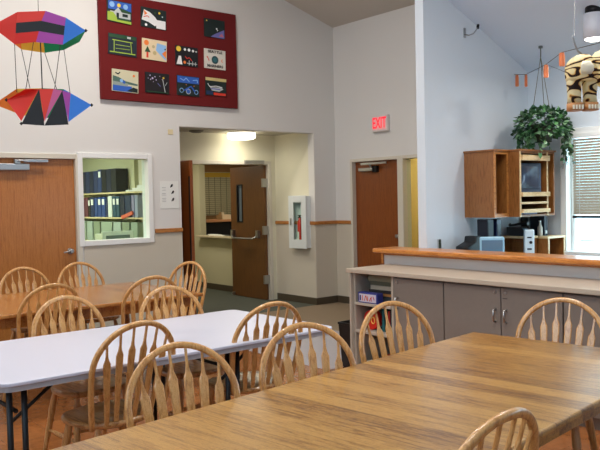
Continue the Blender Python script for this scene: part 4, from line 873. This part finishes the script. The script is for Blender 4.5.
def leafmb(mb, p, d, nrm, s):
    d = d.normalized(); sd = d.cross(nrm).normalized(); n2 = sd.cross(d).normalized()
    prof = [(0,0),(-.12,.26),(.10,.46),(.42,.44),(.78,.22),(1.05,0)]
    vs = [p+d*0]; L_ = [p+(d*u+sd*w+n2*(.10*abs(w)-.10*u*u))*s for u, w in prof]; R__ = [p+(d*u-sd*w+n2*(.10*abs(w)-.10*u*u))*s for u, w in prof[1:-1]]
    mid = p+d*.45*s-n2*.03*s
    V = L_+R__[::-1]+[mid]; n = len(V)-1
    mb.add([tuple(v-o0) for v in V], [(i, (i+1) % n, n) for i in range(n)], True)
lm = MB(); vines = MB(); rn = random.Random(3)
for i in range(900):
    th = rn.uniform(0, 2*math.pi); ph_ = rn.uniform(-.35, 1.0); ph_ = math.asin(max(-1, min(1, ph_)))
    rr = rn.uniform(.72, 1.0)
    dv = Vector((math.cos(th)*math.cos(ph_), math.sin(th)*math.cos(ph_), math.sin(ph_)))
    p = Vector((6.285, 4.0, 2.14))+Vector((dv.x*.27, dv.y*.27, dv.z*.215))*rr
    if p.x > 6.60 or p.y > 4.36: continue
    if p.z < 1.98 and rn.random() < .6: continue
    out = (dv+Vector((rn.uniform(-.6,.6), rn.uniform(-.6,.6), rn.uniform(-.9,.1)))).normalized()
    lm.m = 0 if rn.random() < .45 else (1 if rn.random() < .65 else 2)
    leafmb(lm, p, out, (dv+Vector((0,0,.5))).normalized(), rn.uniform(.028,.050))
for i in range(26):
    th = rn.uniform(0, 2*math.pi); a = Vector((6.285+.22*math.cos(th), 4.0+.22*math.sin(th), 2.10))
    if i < 5: a = Vector((6.50, 3.90, 2.08))+Vector((rn.uniform(-.04,.04), rn.uniform(-.05,.05), 0))
    Ln = rn.uniform(.12, .24) if i >= 5 else rn.uniform(.22, .32)
    pts = [a+Vector((math.cos(th)*.03*t, math.sin(th)*.03*t, -Ln*t)) for t in (0,.33,.66,1)]
    if any(5.55 < q.x < 6.46 and q.y > 3.90 and q.z < 1.96 for q in pts): 
        Ln = .13; pts = [a+Vector((0,0,-Ln*t)) for t in (0,.33,.66,1)]
    vines.tube([tuple(q-o0) for q in pts], .0025, 5)
    for t in range(5):
        q = pts[0].lerp(pts[3], (t+.5)/5); d_ = Vector((rn.uniform(-1,1), rn.uniform(-1,1), -.6)); lm.m = rn.choice((0,1,2)); leafmb(lm, q, d_, Vector((rn.uniform(-.4,.4), rn.uniform(-1,-.2), .6)).normalized(), rn.uniform(.035,.055))
lm.build('foliage', [mat('leaf_dark', (.15,.30,.18), .4), mat('leaf_mid', (.28,.46,.27), .35), mat('leaf_light', (.50,.64,.48), .35)], e); vines.build('vines', mat('vine', (.25,.32,.15), .6), e)

# paper garland, strung from the partition corner towards the right
P0 = Vector((6.42, YK-.005, 2.73))
gpts = [P0, Vector((6.36,4.324,2.712)), Vector((6.20,4.116,2.67)), Vector((5.85,3.681,2.665)), Vector((5.2,3.134,2.61)), Vector((4.3,2.338,2.44)), Vector((3.4,1.6,2.38)), Vector((2.7,.9,2.42))]
e = empty('paper_garland', tuple(P0)); tag(e, 'dark string with small orange paper tags crossing the kitchen corner', 'garland')
MB().tube([tuple(p-P0) for p in gpts], .0028, 5).build('string', DARKM, e)
q0 = Vector((5.55,3.62,2.56)); q1 = Vector((3.9,2.25,2.33))
MB().tube([tuple(gpts[3]-P0), tuple(Vector((5.2,3.152,2.48))-P0), tuple(Vector((3.72,2.13,2.14))-P0)], .0022, 5).build('string', DARKM, e)
ORG = [translucent('tag_orange', (1.0,.80,.66), .3), translucent('tag_orange_dark', (.96,.66,.47), .3)]
def onpath(t):
    t *= len(gpts)-1; i = min(int(t), len(gpts)-2); return gpts[i].lerp(gpts[i+1], t-i)
GT = [(6.36,4.324,2.71,.042,.115), (6.20,4.116,2.668,.034,.115), (5.85,3.681,2.663,.05,.115), (5.2,3.134,2.608,.055,.105)]
for (x, y_, z_, w, h) in GT:
    p = Vector((x, y_, z_)); mb = MB(); D2 = Vector((.772,-.636,0)); nn = Vector((.636,.772,0))
    K = 5
    for k in range(K):      # folded paper fan
        mb.m = k % 2; a, b_ = (k/K-.5)*w, ((k+1)/K-.5)*w; oa, ob_ = (.010 if k % 2 else -.010), (-.010 if k % 2 else .010)
        V = []
        for (u, o_) in ((a, oa), (b_, ob_)):
            for zz, sc in ((0, .75), (-h*.25, 1), (-h*.9, 1), (-h, .8)): V.append(p+D2*u*sc+nn*o_+Vector((0,0,zz)))
        V2 = V+[v+nn*.0008 for v in V]
        fs = [(i, i+1, i+5, i+4) for i in range(3)]+[(i+8, i+9, i+13, i+12) for i in range(3)]+[(0,4,12,8),(3,7,15,11)]
        mb.add([tuple(v-P0) for v in V2], fs)
    mb.build('paper_tag', ORG, e)

# tiger striped paper lantern
def tigermat():
    m, nt, b = newmat('tiger_paper'); N = nt.nodes; L = nt.links
    tc = N.new('ShaderNodeTexCoord'); mp = N.new('ShaderNodeMapping'); mp.inputs['Scale'].default_value = (7, 7, 22); mp.inputs['Rotation'].default_value = (0, R(28), 0); L.new(tc.outputs['Object'], mp.inputs[0])
    n = N.new('ShaderNodeTexNoise'); n.inputs['Scale'].default_value = 1.0; n.inputs['Detail'].default_value = 0.0; n.inputs['Distortion'].default_value = .25; L.new(mp.outputs[0], n.inputs['Vector'])
    ml = N.new('ShaderNodeMath'); ml.operation = 'MULTIPLY'; L.new(n.outputs['Fac'], ml.inputs[0]); ml.inputs[1].default_value = 24
    sn = N.new('ShaderNodeMath'); sn.operation = 'SINE'; L.new(ml.outputs[0], sn.inputs[0])
    cr = N.new('ShaderNodeValToRGB'); cr.color_ramp.interpolation = 'LINEAR'; L.new(sn.outputs[0], cr.inputs[0])
    e_ = cr.color_ramp.elements; e_[0].position = .0; e_[0].color = (*s2l((1.0,.95,.78)),1); e_[1].position = .70; e_[1].color = (*s2l((.14,.05,.03)),1)
    x = e_.new(.40); x.color = (*s2l((.98,.88,.60)),1); x = e_.new(.62); x.color = (*s2l((.82,.55,.22)),1)
    L.new(cr.outputs[0], b.inputs['Base Color']); b.inputs['Roughness'].default_value = .6
    t = N.new('ShaderNodeBsdfTranslucent'); L.new(cr.outputs[0], t.inputs['Color']); mx = N.new('ShaderNodeMixShader'); mx.inputs[0].default_value = .5
    L.new(b.outputs[0], mx.inputs[1]); L.new(t.outputs[0], mx.inputs[2]); L.new(mx.outputs[0], N['Material Output'].inputs['Surface'])
    return m
TG = tigermat(); s = .00538
e = empty('tiger_lantern', (3.735, 2.135, 2.13), math.atan2(-.6357, .7719)); tag(e, 'tiger-striped paper animal lantern hanging at the upper right', 'lantern')
def loft(mb, secs, n=20, pw=.75, closed=True):
    """secs: (centre, half width x/y, half depth) rings in a plane normal to axis 'ax'"""
    rings = secs; vs = [v for r in rings for v in r]; n = len(rings[0]); fs = []
    for i in range(len(rings)-1):
        for k in range(n): a = i*n+k; b = i*n+(k+1) % n; fs.append((a, b, b+n, a+n))
    mb.add(vs, fs, True, [tuple(range(n)), tuple(range(len(vs)-n, len(vs)))]); return mb
def ringz(cx, cy, z, rx, ry, n=36): return [(cx+rx*math.copysign(abs(math.cos(2*math.pi*k/n))**.7, math.cos(2*math.pi*k/n)), cy+ry*math.copysign(abs(math.sin(2*math.pi*k/n))**.7, math.sin(2*math.pi*k/n)), z) for k in range(n)]
def ringx(x, cz, ry, rz_, n=36): return [(x, ry*math.cos(2*math.pi*k/n), cz+rz_*math.sin(2*math.pi*k/n)) for k in range(n)]
for cx in (-.042, .042):
    loft(MB(), [ringz(cx*.95, 0, .03, .038, .05), ringz(cx, 0, -.02, .034, .045), ringz(cx, 0, -.08, .031, .036), ringz(cx, 0, -.115, .034, .038)]).build('leg', TG, e)
    pw_ = loft(MB(), [ringz(cx, -.006, -.115, .037, .045), ringz(cx, -.008, -.155, .038, .048)]).build('paw', mat('paw_tan', (.72,.50,.30), .6), e)
    MB().box(cx-.028, cx-.019, -.060, -.054, -.15, -.128).box(cx-.012, cx-.004, -.060, -.054, -.15, -.128).box(cx+.004, cx+.012, -.060, -.054, -.15, -.128).box(cx+.019, cx+.028, -.060, -.054, -.15, -.128).build('claws', mat('claw_cream', (.95,.92,.82), .6), pw_)
loft(MB(), [ringz(0, 0, 0, .075, .062), ringz(-.002, 0, .02, .079, .067), ringz(-.003, 0, .05, .081, .070), ringz(-.004, 0, .08, .080, .069), ringz(-.003, 0, .105, .071, .061), ringz(.0, 0, .125, .056, .05), ringz(.003, 0, .14, .036, .034), ringz(.006, 0, .148, .012, .012)]).build('haunch', TG, e)
loft(MB(), [ringx(.045, .07, .03, .035), ringx(.055, .07, .055, .063), ringx(.075, .07, .077, .088), ringx(.10, .07, .086, .097), ringx(.14, .07, .091, .101), ringx(.20, .072, .092, .10), ringx(.30, .078, .085, .092), ringx(.38, .09, .07, .075), ringx(.42, .10, .05, .05)]).build('body', TG, e)
for cx in (.26, .34): loft(MB(), [ringz(cx, 0, .03, .040, .05), ringz(cx, 0, -.08, .034, .036), ringz(cx, 0, -.15, .037, .045)]).build('leg', TG, e)
loft(MB(), [ringx(.40, .13, .03, .03), ringx(.43, .15, .075, .07), ringx(.48, .16, .085, .08), ringx(.54, .155, .07, .06), ringx(.57, .145, .03, .03)]).build('head', TG, e)
loft(MB(), [ringz(-.0, -.0635, .03, .026, .004), ringz(-.0, -.075, .05, .036, .004), ringz(.002, -.074, .075, .034, .004), ringz(.0, -.066, .10, .02, .004)]).build('belly_patch', translucent('belly_white', (.98,.97,.92), .5), e)
MB().tube([(.0,0,.15),(-.02,0,.165),(-.035,0,.20),(-.045,0,.235),(-.05,0,.245),(-.038,0,.25),(-.035,0,.43)], [.005,.005,.005,.005,.004,.003,.0015], 8).build('hook_wire', METAL, e)

# ------------------------------------------------------------------ lights
w = bpy.data.worlds.new('world'); scn.world = w; w.use_nodes = True
bgn = w.node_tree.nodes['Background']; bgn.inputs[0].default_value = (.56, .79, 1.0, 1); bgn.inputs[1].default_value = 6.0
def area(name, loc, rot, sx, sy, power, color=(1,1,1), portal=False, spread=None):
    l = bpy.data.lights.new(name, 'AREA'); l.shape = 'RECTANGLE'; l.size = sx; l.size_y = sy; l.energy = power; l.color = color
    if portal: l.cycles.is_portal = True
    if spread: l.spread = R(spread)
    o = bpy.data.objects.new(name, l); col.objects.link(o); o.location = loc; o.rotation_euler = rot; return o
# portals at the windows
area('window_light', (XW+.12, 2.735, 1.53), (0, R(90), 0), 1.14, 2.47, 1, portal=True)
area('window_light', (XW+.12, -1.25, 1.53), (0, R(90), 0), 1.14, 3.3, 1, portal=True)
area('window_light', (XR-.12, .5, 3.6), (0, R(-90), 0), 1.4, 5.0, 1, portal=True)
def lamp(loc, power, color, r=.12, name='lamp_light'):
    l = bpy.data.lights.new(name, 'AREA'); l.shape = 'DISK'; l.size = r*2; l.energy = power; l.color = color; l.spread = R(170)
    o = bpy.data.objects.new(name, l); col.objects.link(o); o.location = loc; return o
WARM = (1.0, .93, .85)
for (x, y_) in ((1.0, 6.4), (3.6, 6.4), (-1.2, 6.0)): lamp((x, y_, zc(x)-.3), 56, WARM)  # added warm lamps out of view, no fixtures built
for (x, y_) in ((2.3, 2.5), (.7, 2.3), (4.0, 2.3)): lamp((x, y_, zk(x)-.3), 30, (1, .94, .86))  # unseen lamps added above the tables to shape their shading
lamp((5.97, 3.30, zk(5.97)-.28), 8, (1, .95, .88), .07)
lamp((6.13, 8.60, 2.385), 4.5, (1, .93, .76), .19)
lamp((6.0, 10.6, 2.5), 22, (1, .93, .74), .3)
lamp((8.2, 11.2, 2.5), 14, (1, .85, .6), .2)
lamp((3.0, 9.8, 2.5), 60, (1.0, 1.0, .85), .5)
lamp((8.0, 6.9, 2.55), 20, (1, .90, .66), .2)

# ------------------------------------------------------------------ camera
cam = bpy.data.cameras.new('camera'); co = bpy.data.objects.new('camera', cam); col.objects.link(co)
f_, yaw, pitch, roll, H = 743.0, R(50.617), R(2.029), R(1.229), 1.535
F = Vector((math.cos(yaw)*math.cos(pitch), math.sin(yaw)*math.cos(pitch), -math.sin(pitch)))
Rt = Vector((math.sin(yaw), -math.cos(yaw), 0)); U = Rt.cross(F)
c_, s_ = math.cos(roll), math.sin(roll)
right = Rt*c_-U*s_; up = Rt*s_+U*c_
M = Matrix((( right.x, up.x, -F.x, 0), (right.y, up.y, -F.y, 0), (right.z, up.z, -F.z, H), (0,0,0,1)))
co.matrix_world = M
cam.sensor_fit = 'HORIZONTAL'; cam.sensor_width = 36; cam.lens = f_*36/600; cam.clip_start = .02
scn.camera = co

scn.view_settings.view_transform = 'Standard'; scn.view_settings.look = 'None'; scn.view_settings.gamma = 1; scn.view_settings.use_curve_mapping = False
scn.view_settings.exposure = 0.22
